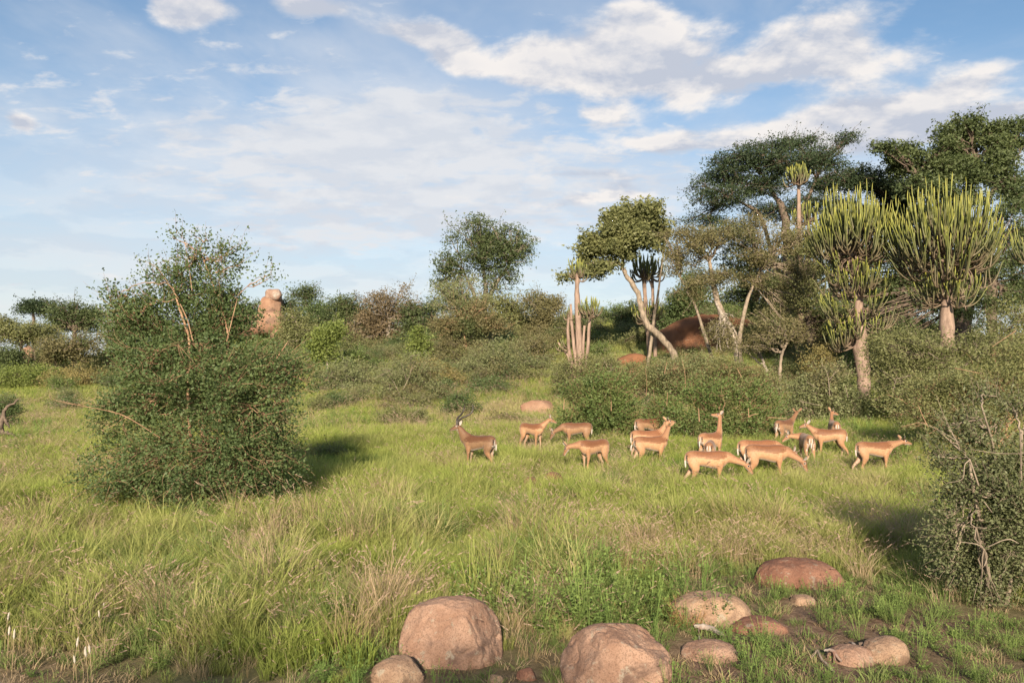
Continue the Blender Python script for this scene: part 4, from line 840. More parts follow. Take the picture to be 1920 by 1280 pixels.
def impala(label, px, d, yaw, neck=(35, 0), head=(-25, 0), ram=False, scale=1., legs=(0, 0, 0, 0), neckL=.36, rufous_shade=0., seed=0, ears=1., tail=0., lift=0.):
    """px: photo column of the body centre, d: distance, yaw 0 = facing right, 90 = facing away; neck/head = (pitch, turn) in degrees"""
    X = P(px, 700, d)[0]; z0 = h1(X, d); L = Loft(); r = np.random.default_rng(seed + 500)
    TONE = .86 if ram else r.uniform(.95, 1.22); SAD = np.array([.140, .058, .026]) * TONE * (1 - .30 * rufous_shade); FLK = np.array([.34, .200, .112]) * TONE * (1 - .42 * rufous_shade); LEG = np.array([.28, .15, .078]) * (1 - .28 * rufous_shade)  # ram's own darker coat; for some ewes, bush shade put into the coat colour
    # trunk
    tr = dense([(-.44, .735, .028, .05), (-.425, .725, .075, .10), (-.36, .718, .108, .146), (-.24, .718, .116, .152), (-.10, .706, .118, .148), (.04, .688, .124, .164), (.16, .682, .122, .184),
                (.26, .695, .108, .172), (.34, .712, .078, .130), (.39, .72, .04, .07)], 5)
    rings, cols = [], []
    for x, zc, w_, h_ in tr:
        R, sn, cs = ell_ring(np.array([x, 0, zc]), np.array([1., 0, 0]), np.array([0, 1., 0]), w_, h_, 28)
        up = -sn if R[np.argmax(sn), 2] < zc else sn
        up = (R[:, 2] - zc) / h_
        edge = .18 + .10 * np.clip((x + .1) / .3, -1, 1) * 0
        f = sstep(edge - .17, edge + .15, up + .03 * math.sin(x * 9))[:, None]; col = FLK * (1 - f) + SAD * f
        if x < -.2:  # haunch: saddle fades down the rear
            g = sstep(-.2, -.38, x); col = col * (1 - g * .45) + (FLK * .55 + SAD * .45) * g * .45
        b = sstep(-.74, -.88, up)[:, None] * sstep(-.40, -.25, x) * sstep(.36, .2, x); col = col * (1 - b) + WHITE * b
        if x < -.33:
            y = R[:, 1]; mid = (np.abs(y) < .030)[:, None] * (up < .75)[:, None]; st = ((np.abs(y) > .055) & (np.abs(y) < .078) & (up < .55))[:, None]
            if x < -.36: col = np.where(mid, WHITE, col)
            col = np.where(st, BLACK, col)
            col = np.where(((np.abs(y) <= .050) & (up < .1))[:, None] & (x < -.40), WHITE * .9, col)
        rings.append(R); cols.append(col)
    L.add(rings, cols)
    # neck
    np_, nt_ = math.radians(neck[0]), math.radians(neck[1])
    nd = np.array([math.cos(np_) * math.cos(nt_), math.cos(np_) * math.sin(nt_), math.sin(np_)])
    A = np.array([.18, 0, .71]); B = np.array([.315, 0, .765]); E = B + nd * neckL; nk = 1.28 if ram else 1.
    q = dense(np.concatenate([[A], [B + (E - B) * .12], [B + (E - B) * .4], [B + (E - B) * .72], [E]]), 5)
    wd = dense([[.085, .135], [.070 * nk, .115 * nk], [.054 * nk, .082 * nk], [.046 * nk, .062 * nk], [.043, .052]], 5)
    tg = np.gradient(q, axis=0); rings, cols = [], []
    for i in range(len(q)):
        f = tg[i] / np.linalg.norm(tg[i]); ht = nt_ * i / len(q); side = np.array([-math.sin(ht), math.cos(ht), 0.]); side -= f * (side @ f); side /= np.linalg.norm(side)
        R, sn, cs = ell_ring(q[i], f, side, wd[i, 0], wd[i, 1]); upv = (R - q[i]) @ np.cross(f, side) / wd[i, 1]
        g = sstep(-.2, .8, upv)[:, None]; col = (FLK * .75 + SAD * .25) * (1 - g) + (SAD * .75 + FLK * .25) * g
        b = sstep(-.80, -.95, upv)[:, None] * (i > len(q) * .65); col = col * (1 - b) + WHITE * b
        rings.append(R); cols.append(col)
    L.add(rings, cols)
    # head
    hp, ht = math.radians(head[0]), math.radians(neck[1] + head[1])
    hd = np.array([math.cos(hp) * math.cos(ht), math.cos(hp) * math.sin(ht), math.sin(hp)]); side = np.array([-math.sin(ht), math.cos(ht), 0.]); hup = np.cross(hd, side)
    H0 = E - hd * .02; HL = .255
    hs = dense([(0, .030, .034, 0), (.06, .050, .058, 0), (.2, .056, .064, -.003), (.36, .050, .060, -.006), (.52, .037, .048, -.010), (.7, .029, .038, -.014), (.86, .028, .031, -.018), (.96, .024, .024, -.020), (1., .010, .010, -.02)], 4)
    rings, cols = [], []
    for s_, w_, h_, off in hs:
        R, sn, cs = ell_ring(H0 + hd * HL * s_ + hup * off, hd, side, w_, h_); upv = (R - H0 - hd * HL * s_ - hup * off) @ hup / h_; sv = (R - H0) @ side / max(w_, .01)
        col = np.repeat((SAD * .55 + FLK * .45)[None], len(R), 0)
        g = sstep(.3, .9, upv)[:, None]; col = col * (1 - g) + SAD * .85 * g
        if s_ > .25: b = sstep(-.45, -.8, upv)[:, None]; col = col * (1 - b) + WHITE * b
        if .22 < s_ < .40: e_ = ((np.abs(upv - .35) < .33) & (np.abs(sv) > .6))[:, None]; col = np.where(e_, WHITE * .95, col)
        if s_ > .92: col = np.where((upv > -.3)[:, None], BLACK * 1.5, col)
        rings.append(R); cols.append(col)
    L.add(rings, cols)
    # legs: front left, front right, hind left, hind right
    for k, (dx_, sy) in enumerate(zip(legs, (1, -1, 1, -1))):
        if k < 2: st = [(.23, .070 * sy, .68, .050, .080), (.215, .084 * sy, .57, .044, .066), (.21 + dx_ * .15, .086 * sy, .47, .031, .040), (.218 + dx_ * .5, .082 * sy, .36, .023, .026), (.226 + dx_ * .6, .080 * sy, .27, .024, .026), (.216 + dx_ * .85, .079 * sy, .17, .0155, .017), (.216 + dx_, .078 * sy, .08, .018, .021), (.24 + dx_, .078 * sy, .0, .020, .026)]
        else: st = [(-.30, .050 * sy, .70, .075, .13), (-.285, .080 * sy, .61, .070, .115), (-.265 + dx_ * .1, .088 * sy, .51, .055, .082), (-.315 + dx_ * .35, .084 * sy, .40, .034, .044), (-.375 + dx_ * .6, .080 * sy, .31, .023, .031), (-.365 + dx_ * .8, .078 * sy, .19, .0165, .019), (-.355 + dx_, .077 * sy, .08, .019, .022), (-.33 + dx_, .077 * sy, .0, .020, .026)]
        st = dense(st, 4); q = st[:, :3]; tg = np.gradient(q, axis=0); rings, cols = [], []
        for i in range(len(q)):
            f = tg[i] / np.linalg.norm(tg[i]); sd_ = np.array([0, 1., 0]); sd_ -= f * (sd_ @ f); sd_ /= np.linalg.norm(sd_)
            R, sn, cs = ell_ring(q[i], f, sd_, st[i, 3], st[i, 4], 14)
            inner = sstep(.3, .9, -(R[:, 1] - q[i, 1]) * sy / st[i, 3])[:, None] * (q[i, 2] < .6)
            low = sstep(.45, .1, q[i, 2]); base = LEG * (1 - low * .25) + np.array([.36, .25, .16]) * low * .25
            col = base * (1 - inner * .35) + WHITE * inner * .35
            if k > 1 and q[i, 2] > .5: col = np.repeat((FLK * .8 + SAD * .2)[None], len(R), 0)
            if k > 1 and .38 < q[i, 2] < .66: col = np.where((R[:, 0] < q[i, 0] - st[i, 4] * .90)[:, None] & (np.abs(R[:, 1]) < .085)[:, None], WHITE, col)
            if q[i, 2] < .03: col = np.repeat(BLACK[None] * 2, len(R), 0)
            if k > 1 and .08 < q[i, 2] < .16: col = np.where((R[:, 0] < q[i, 0])[:, None], BLACK * 1.5, col)
            rings.append(R); cols.append(col)
        L.add(rings, cols)
    V = np.concatenate(L.V); Cc = np.concatenate(L.C)
    me = bpy.data.meshes.new('raw'); me.from_pydata(V.tolist(), [], L.F); tmp = bpy.data.objects.new('tmp', me); C.objects.link(tmp)
    md = tmp.modifiers.new('r', 'REMESH'); md.mode = 'VOXEL'; md.voxel_size = .0155; md.use_smooth_shade = True
    sm = tmp.modifiers.new('s', 'SMOOTH'); sm.factor = .5; sm.iterations = 2
    dg = bpy.context.evaluated_depsgraph_get(); body = bpy.data.meshes.new_from_object(tmp.evaluated_get(dg)); bpy.data.objects.remove(tmp)
    co = np.empty(len(body.vertices) * 3); body.vertices.foreach_get('co', co); co = co.reshape(-1, 3)
    kd = KDTree(len(V))
    for i, v in enumerate(V): kd.insert(v, i)
    kd.balance(); ci = np.array([kd.find(v)[1] for v in co]); cl = Cc[ci]
    for nm in [a.name for a in body.attributes if a.name == 'Col']: body.attributes.remove(body.attributes[nm])
    at = body.attributes.new('Col', 'FLOAT_COLOR', 'POINT'); at.data.foreach_set('color', np.concatenate([cl, np.ones((len(cl), 1))], 1).astype(np.float32).ravel())
    body.materials.clear(); body.materials.append(fur); body.name = 'body'
    root = empty('impala', (X, d, z0 + lift), math.radians(yaw), label=label, cat='antelope', group='impala herd in the meadow'); root.scale = (scale,) * 3
    mobj('body', body, root)

    def part(name, V, Q, col, mat=fur):
        return mobj(name, mesh(name, V, F4=Q, col=col, smooth=True, mat=mat), root)
    # ears
    eb = H0 + hd * HL * .06
    for sg in (1, -1):
        base = eb + side * sg * .040 + hup * .030
        ed = side * sg * .62 * ears + hup * .70 - hd * .35; ed /= np.linalg.norm(ed); fw = hd * .75 + side * sg * .5; fw -= ed * (fw @ ed); fw /= np.linalg.norm(fw); sdv = np.cross(ed, fw)
        U_, W_ = np.meshgrid(np.linspace(0, 1, 9), np.linspace(-1, 1, 7), indexing='ij')
        wid = .034 * np.sin(np.pi * np.clip(U_ * .86 + .14, 0, 1)) ** .8; lay = []
        for o in (0, 1):
            q = base + ed * (U_ * .165)[..., None] + sdv * (W_ * wid)[..., None] + fw * ((W_ ** 2) * wid * .55 - .005 * o - .004)[..., None]; lay.append(q.reshape(-1, 3))
        idx = np.arange(63).reshape(9, 7); Q = np.stack([idx[:-1, :-1], idx[1:, :-1], idx[1:, 1:], idx[:-1, 1:]], -1).reshape(-1, 4)
        tip = sstep(.72, .9, U_).ravel()[:, None]; inn = WHITE * (1 - tip) + BLACK * tip; out = (FLK * .8) * (1 - tip) + BLACK * tip
        part('ear', np.concatenate(lay), np.concatenate([Q, Q[:, ::-1] + 63]), np.concatenate([inn, out]))
        V_, F_ = ico(2); mobj('eye', mesh('eye', V_ * .0165 + (H0 + hd * HL * .30 + side * sg * .047 + hup * .022), F3=F_, smooth=True, mat=eye_m), root)
    # tail
    tl = dense([(-.425, 0, .80), (-.446, 0, .74), (-.448 - tail * .04, 0, .66), (-.440 - tail * .06, 0, .58), (-.436 - tail * .06, 0, .53)], 3); rt = np.interp(np.linspace(0, 1, len(tl)), [0, .3, .6, .9, 1], [.014, .017, .017, .014, .004])
    V, Q = tubes(tl[None], rt[None], 8); part('tail', V, Q, np.where((V[:, 2] > .68)[:, None], FLK * .8, WHITE))
    if ram:
        for sg in (1, -1):
            b = H0 + hd * HL * .12 + side * sg * .026 + hup * .045; bkh = -hd.copy(); bkh[2] = 0; bkh /= np.linalg.norm(bkh)
            P_ = lambda u_, s_, k_: b + np.array([0, 0, 1.]) * u_ + side * sg * s_ + bkh * k_
            pts = dense([P_(0, 0, 0), P_(.09, .02, -.0), P_(.16, .07, .06), P_(.20, .14, .15), P_(.26, .19, .23), P_(.34, .20, .27), P_(.42, .18, .28), P_(.48, .16, .26)], 6)
            K = len(pts); s_ = np.linspace(0, 1, K); rr = np.interp(s_, [0, .5, .85, 1], [.027, .020, .013, .004]) * (1 + .10 * np.sin(s_ * 100) * (s_ < .7))
            V, Q = tubes(pts[None], rr[None], 10); mobj('horn', mesh('horn', V, F4=Q, smooth=True, mat=horn_m), root)
    return root


impala('male impala with lyre shaped black horns standing alert, left of the herd', 897, 18.6, 152, (58, 24), (-14, 34), ram=True, scale=1.04, legs=(0, .03, -.04, .05), neckL=.33, rufous_shade=1., seed=1, tail=.3)
impala('small ewe standing behind the ram, body turned and head looking right', 998, 22.2, -42, (42, 35), (-22, 10), scale=.98, legs=(.02, -.04, .03, -.03), neckL=.33, seed=2)
impala('ewe half hidden in bush shade right of the small looking ewe', 1080, 22.3, 186, (-25, 5), (-60, 0), scale=1., rufous_shade=.9, seed=3)  # coat colour darkened to stand in for the bush's shade
impala('ewe grazing toward the left in front of the rounded green bush', 1112, 18.2, 215, (-8, -38), (-62, -8), scale=1., legs=(.03, -.03, 0, .04), neckL=.34, seed=4)
impala('ewe behind the front left ewe, neck raised into the twigs', 1214, 20.2, 8, (56, 0), (5, 10), seed=5, legs=(.05, -.05, -.04, .03))
impala('front ewe at the left of the cluster, walking right with head turned away', 1220, 18.7, 12, (62, 20), (-8, 62), legs=(.07, -.08, -.12, .06), neckL=.34, seed=6, tail=1.)
impala('dark shaded ewe deepest in the bush behind the left pair, head up facing left', 1215, 23.2, 20, (52, 20), (-5, 140), rufous_shade=.8, seed=7, neckL=.36)  # shade of the deep bush painted into this coat
impala('ewe stretching its long neck straight up to browse', 1332, 19.5, 38, (80, 20), (10, 112), seed=8, neckL=.50, legs=(.03, -.02, 0, .05))
impala('ewe seen from behind between the browsing ewe and the front grazer', 1330, 18.0, 72, (-35, 10), (-60, 0), seed=9, rufous_shade=.25, scale=.97)
impala('nearest ewe, grazing to the right with lowered head in front of the cluster', 1326, 15.7, -3, (-21, -4), (-50, -14), seed=10, neckL=.44, legs=(.03, -.06, -.14, .08), scale=1.0)
impala('ewe mostly hidden behind the big grazing ewe, its rump showing at left', 1420, 17.6, 2, (-22, -2), (-40, -18), seed=11, neckL=.46, legs=(.04, -.04, -.16, .05), scale=1.03)
impala('big ewe in the middle with head down to the grass at right', 1437, 16.5, -6, (-31, -6), (-64, -16), seed=12, neckL=.42, legs=(.10, .0, .10, -.03), scale=1.03)
impala('dusky ewe half in the bush shade with ears spread, behind the herd', 1470, 22.6, 40, (48, -12), (-8, 60), seed=13, rufous_shade=.7, neckL=.38)  # duskiness is bush shade put into the coat colour
impala('ewe seen straight from behind with striped rump, head down to the left', 1510, 19.4, 84, (2, 78), (-36, 14), seed=15, neckL=.34, legs=(.0, .03, .03, -.03), scale=.98)
impala('ewe standing side on with raised head looking left at the back of the herd', 1552, 20.5, 171, (40, 0), (-10, 20), seed=16, neckL=.30, legs=(.0, .04, -.10, .04), scale=.99)
impala('ewe behind the side on ewe, only its head and back showing', 1562, 22.3, 80, (66, -15), (-14, -55), seed=17, rufous_shade=.15, neckL=.34)
impala('rightmost ewe walking toward the near bush with its neck stretched forward', 1638, 17.6, 3, (16, 0), (-10, 4), seed=18, neckL=.34, legs=(.14, -.03, -.16, .05), scale=.98)

# ------------------------------------------------------------------ dead wood
def stick(name, label, cat, pts, rad, mat='dead', branches=()):
    """pts in world; branches: lists of world points"""
    org = np.array(pts[0], float); root = empty(name, org, label=label, cat=cat)
    for nm, pp, rr in [('stem', pts, rad)] + [('branch', b, r_) for b, r_ in branches]:
        q = dense(np.array(pp, float) - org, 5); r = np.random.default_rng(len(q)); q[1:-1] += r.normal(size=(len(q) - 2, 3)) * max(rr) * .2
        V, Q = tubes(q[None], (np.interp(np.linspace(0, 1, len(q)), np.linspace(0, 1, len(rr)), rr) * (1 + .12 * r.normal(size=len(q))))[None], 8)
        mobj(nm, mesh(nm, V + .004 * fbm(V * 40, 2, 3)[:, None], F4=Q, smooth=True, mat=BK[mat]), root)
    return root


def gp(px, py, up=.02):
    q = ground_px(px, py); q = q.copy(); q[2] = h1(q[0], q[1]) + up; return q


stick('dead_log', 'weathered split log lying behind the low rounded pink rock', 'log', [gp(1302, 1186, .05), gp(1330, 1190, .06), gp(1358, 1202, .05)], [.022, .030, .018], branches=[([gp(1310, 1190, .05), gp(1311, 1206, .03)], [.006, .003])])
stick('dead_branch', 'pale forked piece of dead wood on the left end of the low pinkish rock', 'branch', [gp(1546, 1236, .07), gp(1562, 1240, .09), gp(1578, 1250, .04)], [.010, .016, .008], 'dead', [([gp(1562, 1240, .09), gp(1567, 1250, .03)], [.010, .004])])
stick('dead_branch', 'grey dead branch leaning toward the egg shaped rock', 'branch', [gp(1592, 1216, .05), gp(1602, 1222, .07), gp(1612, 1232, .03)], [.007, .013, .010], 'dead')
stick('dead_log', 'dark thin log lying across the foot of the egg shaped rock', 'log', [gp(1612, 1222, .07), gp(1640, 1234, .06), gp(1666, 1240, .04)], [.022, .024, .012], 'dark')
stick('dead_twig', 'curled dry twig on the bare soil left of the low pinkish rock', 'twig', [gp(1522, 1238, .03), gp(1534, 1232, .06), gp(1538, 1246, .04), gp(1556, 1258, .03), gp(1565, 1266, .02)], [.006, .010, .010, .012, .006], 'pale')
stick('dead_branch', 'small white stump of wood at the foot of the smooth tan boulder', 'branch', [gp(1326, 1158, .14), gp(1329, 1166, .08), gp(1333, 1176, .01)], [.012, .018, .012], 'bleach')
q0 = P(-14, 850, 24); q0[2] = h1(q0[0], 24)
stick('dead_branch', 'dark curved dead branch rising at the left edge of the meadow', 'branch', [q0, P(0, 812, 24), P(2, 790, 24), P(10, 765, 24), P(34, 748, 24)], [.10, .09, .07, .05, .02], 'dark',
      [([P(1, 780, 24), P(6, 780, 24), P(12, 792, 24), P(18, 802, 24)], [.04, .05, .04, .02]), ([P(-2, 815, 24), P(4, 810, 24), P(16, 812, 24), P(26, 816, 24)], [.05, .06, .05, .03])])
# ------------------------------------------------------------------ grass, herbs and scrub
def grass_mat(name, base, tipa, tipb, dry, trans=.35):
    m, t = new_mat(name); tone = attr(t, 'tone'); pos = t.new('ShaderNodeNewGeometry').outputs['Position']
    tint = attr(t, 'tint', 'INSTANCER'); n1 = t.mr(t.noise(pos, .35, 4, .6), .38, .62); n2_ = t.mr(t.noise(pos, 2.2, 3, .6), .3, .7)
    col = t.mix(tone, base, t.mix(n2_, tipa, tipb)); k = t.m('ADD', t.m('MULTIPLY', n1, .26), t.m('MULTIPLY', t.mr(tint, .54, 1.04), .72), clamp=True)
    col = t.mix(k, col, dry)
    d = t.new('ShaderNodeBsdfDiffuse'); t.l.new(col, d.inputs[0]); tr = t.new('ShaderNodeBsdfTranslucent'); t.l.new(t.mix(1., col, (1.1, 1.12, .7), 'MULTIPLY'), tr.inputs[0])
    mx = t.new('ShaderNodeMixShader'); mx.inputs[0].default_value = trans; t.l.new(d.outputs[0], mx.inputs[1]); t.l.new(tr.outputs[0], mx.inputs[2])
    t.l.new(mx.outputs[0], t.new('ShaderNodeOutputMaterial').inputs['Surface']); return m


GM = {'green': grass_mat('green_grass', (.10, .125, .034), (.31, .40, .085), (.42, .46, .13), (.47, .41, .22), .42),
      'lush': grass_mat('lush_grass', (.06, .09, .03), (.16, .26, .075), (.23, .31, .095), (.27, .30, .12), .4),
      'dry': grass_mat('dry_grass', (.22, .17, .085), (.42, .34, .20), (.46, .35, .23), (.46, .35, .25), .35),
      'head': grass_mat('seed_heads', (.28, .20, .14), (.36, .26, .20), (.40, .30, .235), (.38, .27, .22), .3),
      'orange': grass_mat('orange_grass', (.30, .17, .07), (.50, .32, .15), (.55, .36, .18), (.50, .33, .18), .3),
      'weed': grass_mat('weed_leaves', (.08, .13, .042), (.15, .235, .065), (.22, .30, .085), (.26, .30, .10), .3),
      'white': grass_mat('white_spikes', (.4, .35, .28), (.5, .46, .4), (.52, .48, .42), (.48, .43, .35), .3)}


def tuft(name, n, h, spread, lean, wid, mat, r, seg=4, heads=0):
    a = r.uniform(0, TAU, n); rad = spread * np.sqrt(r.uniform(0, 1, n)); hh = h * r.uniform(.45, 1.1, n); ln = lean * r.uniform(.2, 1.3, n) * hh
    base = np.stack([np.cos(a) * rad, np.sin(a) * rad, np.zeros(n) - .01], 1); ph = a + r.normal(0, .9, n); dr = np.stack([np.cos(ph), np.sin(ph), np.zeros(n)], 1)
    s = np.linspace(0, 1, seg + 1)
    cur = r.uniform(1.4, 2.8, n)
    path = base[:, None] + dr[:, None] * (ln[:, None] * s[None] ** cur[:, None])[..., None] + np.array([0, 0, 1.]) * (hh[:, None] * (s[None] - .18 * s[None] ** 3))[..., None]
    fa = ph + math.pi / 2 + r.normal(0, .7, n); sd_ = np.stack([np.cos(fa), np.sin(fa), np.zeros(n)], 1)
    w_ = wid * (1 - s ** 1.6) + wid * .06; w_ = w_[None, :, None] * r.uniform(.6, 1.3, (n, 1, 1))
    Lp = path - sd_[:, None] * w_; Rp = path + sd_[:, None] * w_
    V = np.stack([Lp, Rp], 2).reshape(-1, 3); K = seg + 1; idx = np.arange(n * K * 2).reshape(n, K, 2)
    Q = np.stack([idx[:, :-1, 0], idx[:, :-1, 1], idx[:, 1:, 1], idx[:, 1:, 0]], -1).reshape(-1, 4)
    tone = np.repeat(np.tile(s[None], (n, 1)).reshape(-1), 2) * .9 + np.repeat(r.uniform(-.15, .15, n), K * 2)
    mats = [GM[mat]]; me = None
    if heads:
        k = r.choice(n, heads, replace=False); HV = []; HQ = []; off = len(V)
        for i in k:
            tip = path[i, -1]; dv = path[i, -1] - path[i, -2]; dv /= np.linalg.norm(dv)
            for j in range(7):
                c = tip + dv * (.012 * j - .03); sdv = r.normal(size=3); sdv /= np.linalg.norm(sdv); l_ = .010 + .006 * r.uniform()
                HV.append([c, c + sdv * l_ * .5 + dv * .016, c + sdv * l_ * .6 + dv * .034, c - sdv * .003 + dv * .02])
        HV = np.array(HV).reshape(-1, 3); HQ = np.arange(len(HV)).reshape(-1, 4) + off
        nq = len(Q); V = np.concatenate([V, HV]); Q = np.concatenate([Q, HQ]); tone = np.concatenate([tone, np.full(len(HV), .8)])
        me = mesh(name, V, F4=Q, attrs={'tone': np.clip(tone, 0, 1)}, mat=GM[mat]); me.materials.append(GM['head'])
        mi = np.zeros(len(Q), np.int32); mi[nq:] = 1; me.polygons.foreach_set('material_index', mi)
    else: me = mesh(name, V, F4=Q, attrs={'tone': np.clip(tone, 0, 1)}, mat=GM[mat])
    return me


def weed(name, n, h, spread, mat, r, lf=.022):
    V = []; Q = []; T = []; nv = 0
    for i in range(n):
        a = r.uniform(0, TAU); b = np.array([math.cos(a), math.sin(a), 0]) * r.uniform(0, spread * .4); tip = b + np.array([math.cos(a), math.sin(a), 0]) * r.uniform(.3, 1) * spread + np.array([0, 0, h * r.uniform(.5, 1.)])
        m_ = 12; tt = r.uniform(.15, 1, m_)[:, None]; c = b + (tip - b) * tt + r.normal(size=(m_, 3)) * .010
        d = r.normal(size=(m_, 3)); d[:, 2] = d[:, 2] * .3 + .15; d /= np.linalg.norm(d, axis=1, keepdims=True); s = np.cross(d, [0, 0, 1.]); s /= np.linalg.norm(s, axis=1, keepdims=True) + 1e-6
        l_ = lf * r.uniform(.6, 1.3, (m_, 1)); q = np.stack([c, c + d * l_ * .6 + s * l_ * .4, c + d * l_ * 1.3, c + d * l_ * .6 - s * l_ * .4], 1).reshape(-1, 3)
        V.append(q); T.append(np.repeat(tt[:, 0], 4)); nv += len(q)
        p = np.linspace(0, 1, 4)[:, None]; st = b + (tip - b) * p; sdv = np.array([-math.sin(a), math.cos(a), 0]) * .0018; q = np.stack([st - sdv, st + sdv], 1).reshape(-1, 3)
        V.append(q); T.append(np.repeat(p[:, 0], 2))
    Qs = []; off = 0
    for v in V:
        if len(v) == 8: Qs.append(np.array([[0, 1, 3, 2], [2, 3, 5, 4], [4, 5, 7, 6]]) + off)
        else: Qs.append(np.arange(len(v)).reshape(-1, 4) + off)
        off += len(v)
    return mesh(name, np.concatenate(V), F4=np.concatenate(Qs), attrs={'tone': np.concatenate(T)}, mat=GM[mat])


def scatter(name, label, cat, protos, pts, rot, scl, idx, tint):
    """one 'stuff' object: prototype clumps instanced on given ground points"""
    col = bpy.data.collections.new(name + '_clumps')
    for i, me in enumerate(protos):
        o = bpy.data.objects.new('%s_clump_%02d' % (name, i), me); col.objects.link(o)
    me = bpy.data.meshes.new(name); me.vertices.add(len(pts)); me.vertices.foreach_set('co', np.asarray(pts, np.float32).ravel())
    for nm, ty, dat in (('rot', 'FLOAT_VECTOR', rot), ('scl', 'FLOAT_VECTOR', scl)):
        me.attributes.new(nm, ty, 'POINT').data.foreach_set('vector', np.asarray(dat, np.float32).ravel())
    me.attributes.new('idx', 'INT', 'POINT').data.foreach_set('value', np.asarray(idx, np.int32)); me.attributes.new('tint', 'FLOAT', 'POINT').data.foreach_set('value', np.asarray(tint, np.float32))
    o = mobj(name, me, kind='stuff', label=label, cat=cat)
    ng = bpy.data.node_groups.new(name, 'GeometryNodeTree'); ng.interface.new_socket('Geometry', in_out='INPUT', socket_type='NodeSocketGeometry'); ng.interface.new_socket('Geometry', in_out='OUTPUT', socket_type='NodeSocketGeometry')
    N = ng.nodes; gi = N.new('NodeGroupInput'); go = N.new('NodeGroupOutput'); iop = N.new('GeometryNodeInstanceOnPoints'); ci = N.new('GeometryNodeCollectionInfo')
    ci.inputs['Collection'].default_value = col; ci.inputs['Separate Children'].default_value = True; ci.inputs['Reset Children'].default_value = True; iop.inputs['Pick Instance'].default_value = True
    def at(nm, ty):
        a = N.new('GeometryNodeInputNamedAttribute'); a.data_type = ty; a.inputs['Name'].default_value = nm; return a.outputs['Attribute']
    l = ng.links; l.new(gi.outputs[0], iop.inputs['Points']); l.new(ci.outputs[0], iop.inputs['Instance']); l.new(at('idx', 'INT'), iop.inputs['Instance Index'])
    e2r = N.new('FunctionNodeEulerToRotation'); l.new(at('rot', 'FLOAT_VECTOR'), e2r.inputs[0]); l.new(e2r.outputs[0], iop.inputs['Rotation']); l.new(at('scl', 'FLOAT_VECTOR'), iop.inputs['Scale']); l.new(iop.outputs[0], go.inputs[0])
    o.modifiers.new('scatter', 'NODES').node_group = ng
    return o


def sample(y0, y1, dens, xlim=None, r=rng):
    """points on the part of the meadow the camera can see (and a margin beside it)"""
    half = lambda y: .70 * y + 1.6
    n = int(dens * (half(y0) + half(y1)) * (y1 - y0)); y = np.sqrt(r.uniform(y0 ** 2, y1 ** 2, n)); x = r.uniform(-1, 1, n) * half(y)
    return x, y


def rockfree(x, y, front=.0, pad=0.):
    ok = np.ones(len(x), bool)
    for (a, b, rx, ry) in ROCKS:
        if b > 40: continue
        ok &= ~((((x - a) / (rx * .95 + pad)) ** 2 + ((y - b) / (ry * .95 + pad)) ** 2) < 1)
        if front and b < 14: ok &= ~((np.abs(x - a) < rx * .85) & (y < b) & (y > b - ry - front))
    return ok


def put(name, label, cat, protos, xs, ys, sc, tint, hs=None, sink=.0, r=rng):
    n = len(xs); z = H(xs, ys) - sink
    rot = np.stack([r.normal(0, .10, n), r.normal(0, .10, n), r.uniform(0, TAU, n)], 1); hs = np.ones(n) if hs is None else hs
    return scatter(name, label, cat, protos, np.stack([xs, ys, z], 1), rot, np.stack([sc, sc, sc * hs], 1), r.integers(0, len(protos), n), tint)


r_ = np.random.default_rng(77)
P_green = [tuft('t', 62, .42, .13, .55, .0050, 'green', r_) for _ in range(5)] + [tuft('t', 60, .36, .15, .8, .0048, 'green', r_) for _ in range(3)]
P_lush = [tuft('t', 90, .30, .15, .9, .0048, 'lush', r_) for _ in range(4)]
P_far = [tuft('t', 42, .46, .24, .5, .011, 'green', r_, seg=3) for _ in range(4)] + [tuft('t', 42, .42, .26, .6, .011, 'lush', r_, seg=3) for _ in range(1)]
P_dry = [tuft('t', 30, .62, .12, .75, .0022, 'dry', r_, heads=12) for _ in range(4)] + [tuft('t', 40, .45, .15, 1.1, .0026, 'dry', r_, heads=5) for _ in range(3)]
P_short = [tuft('t', 46, .13, .12, 1.1, .0036, 'lush', r_, seg=3) for _ in range(3)] + [tuft('t', 36, .10, .12, 1.4, .0030, 'dry', r_, seg=3) for _ in range(2)]
P_weed = [weed('w', 16, .12, .13, 'weed', r_) for _ in range(3)] + [weed('w', 22, .34, .20, 'weed', r_, .02) for _ in range(3)]

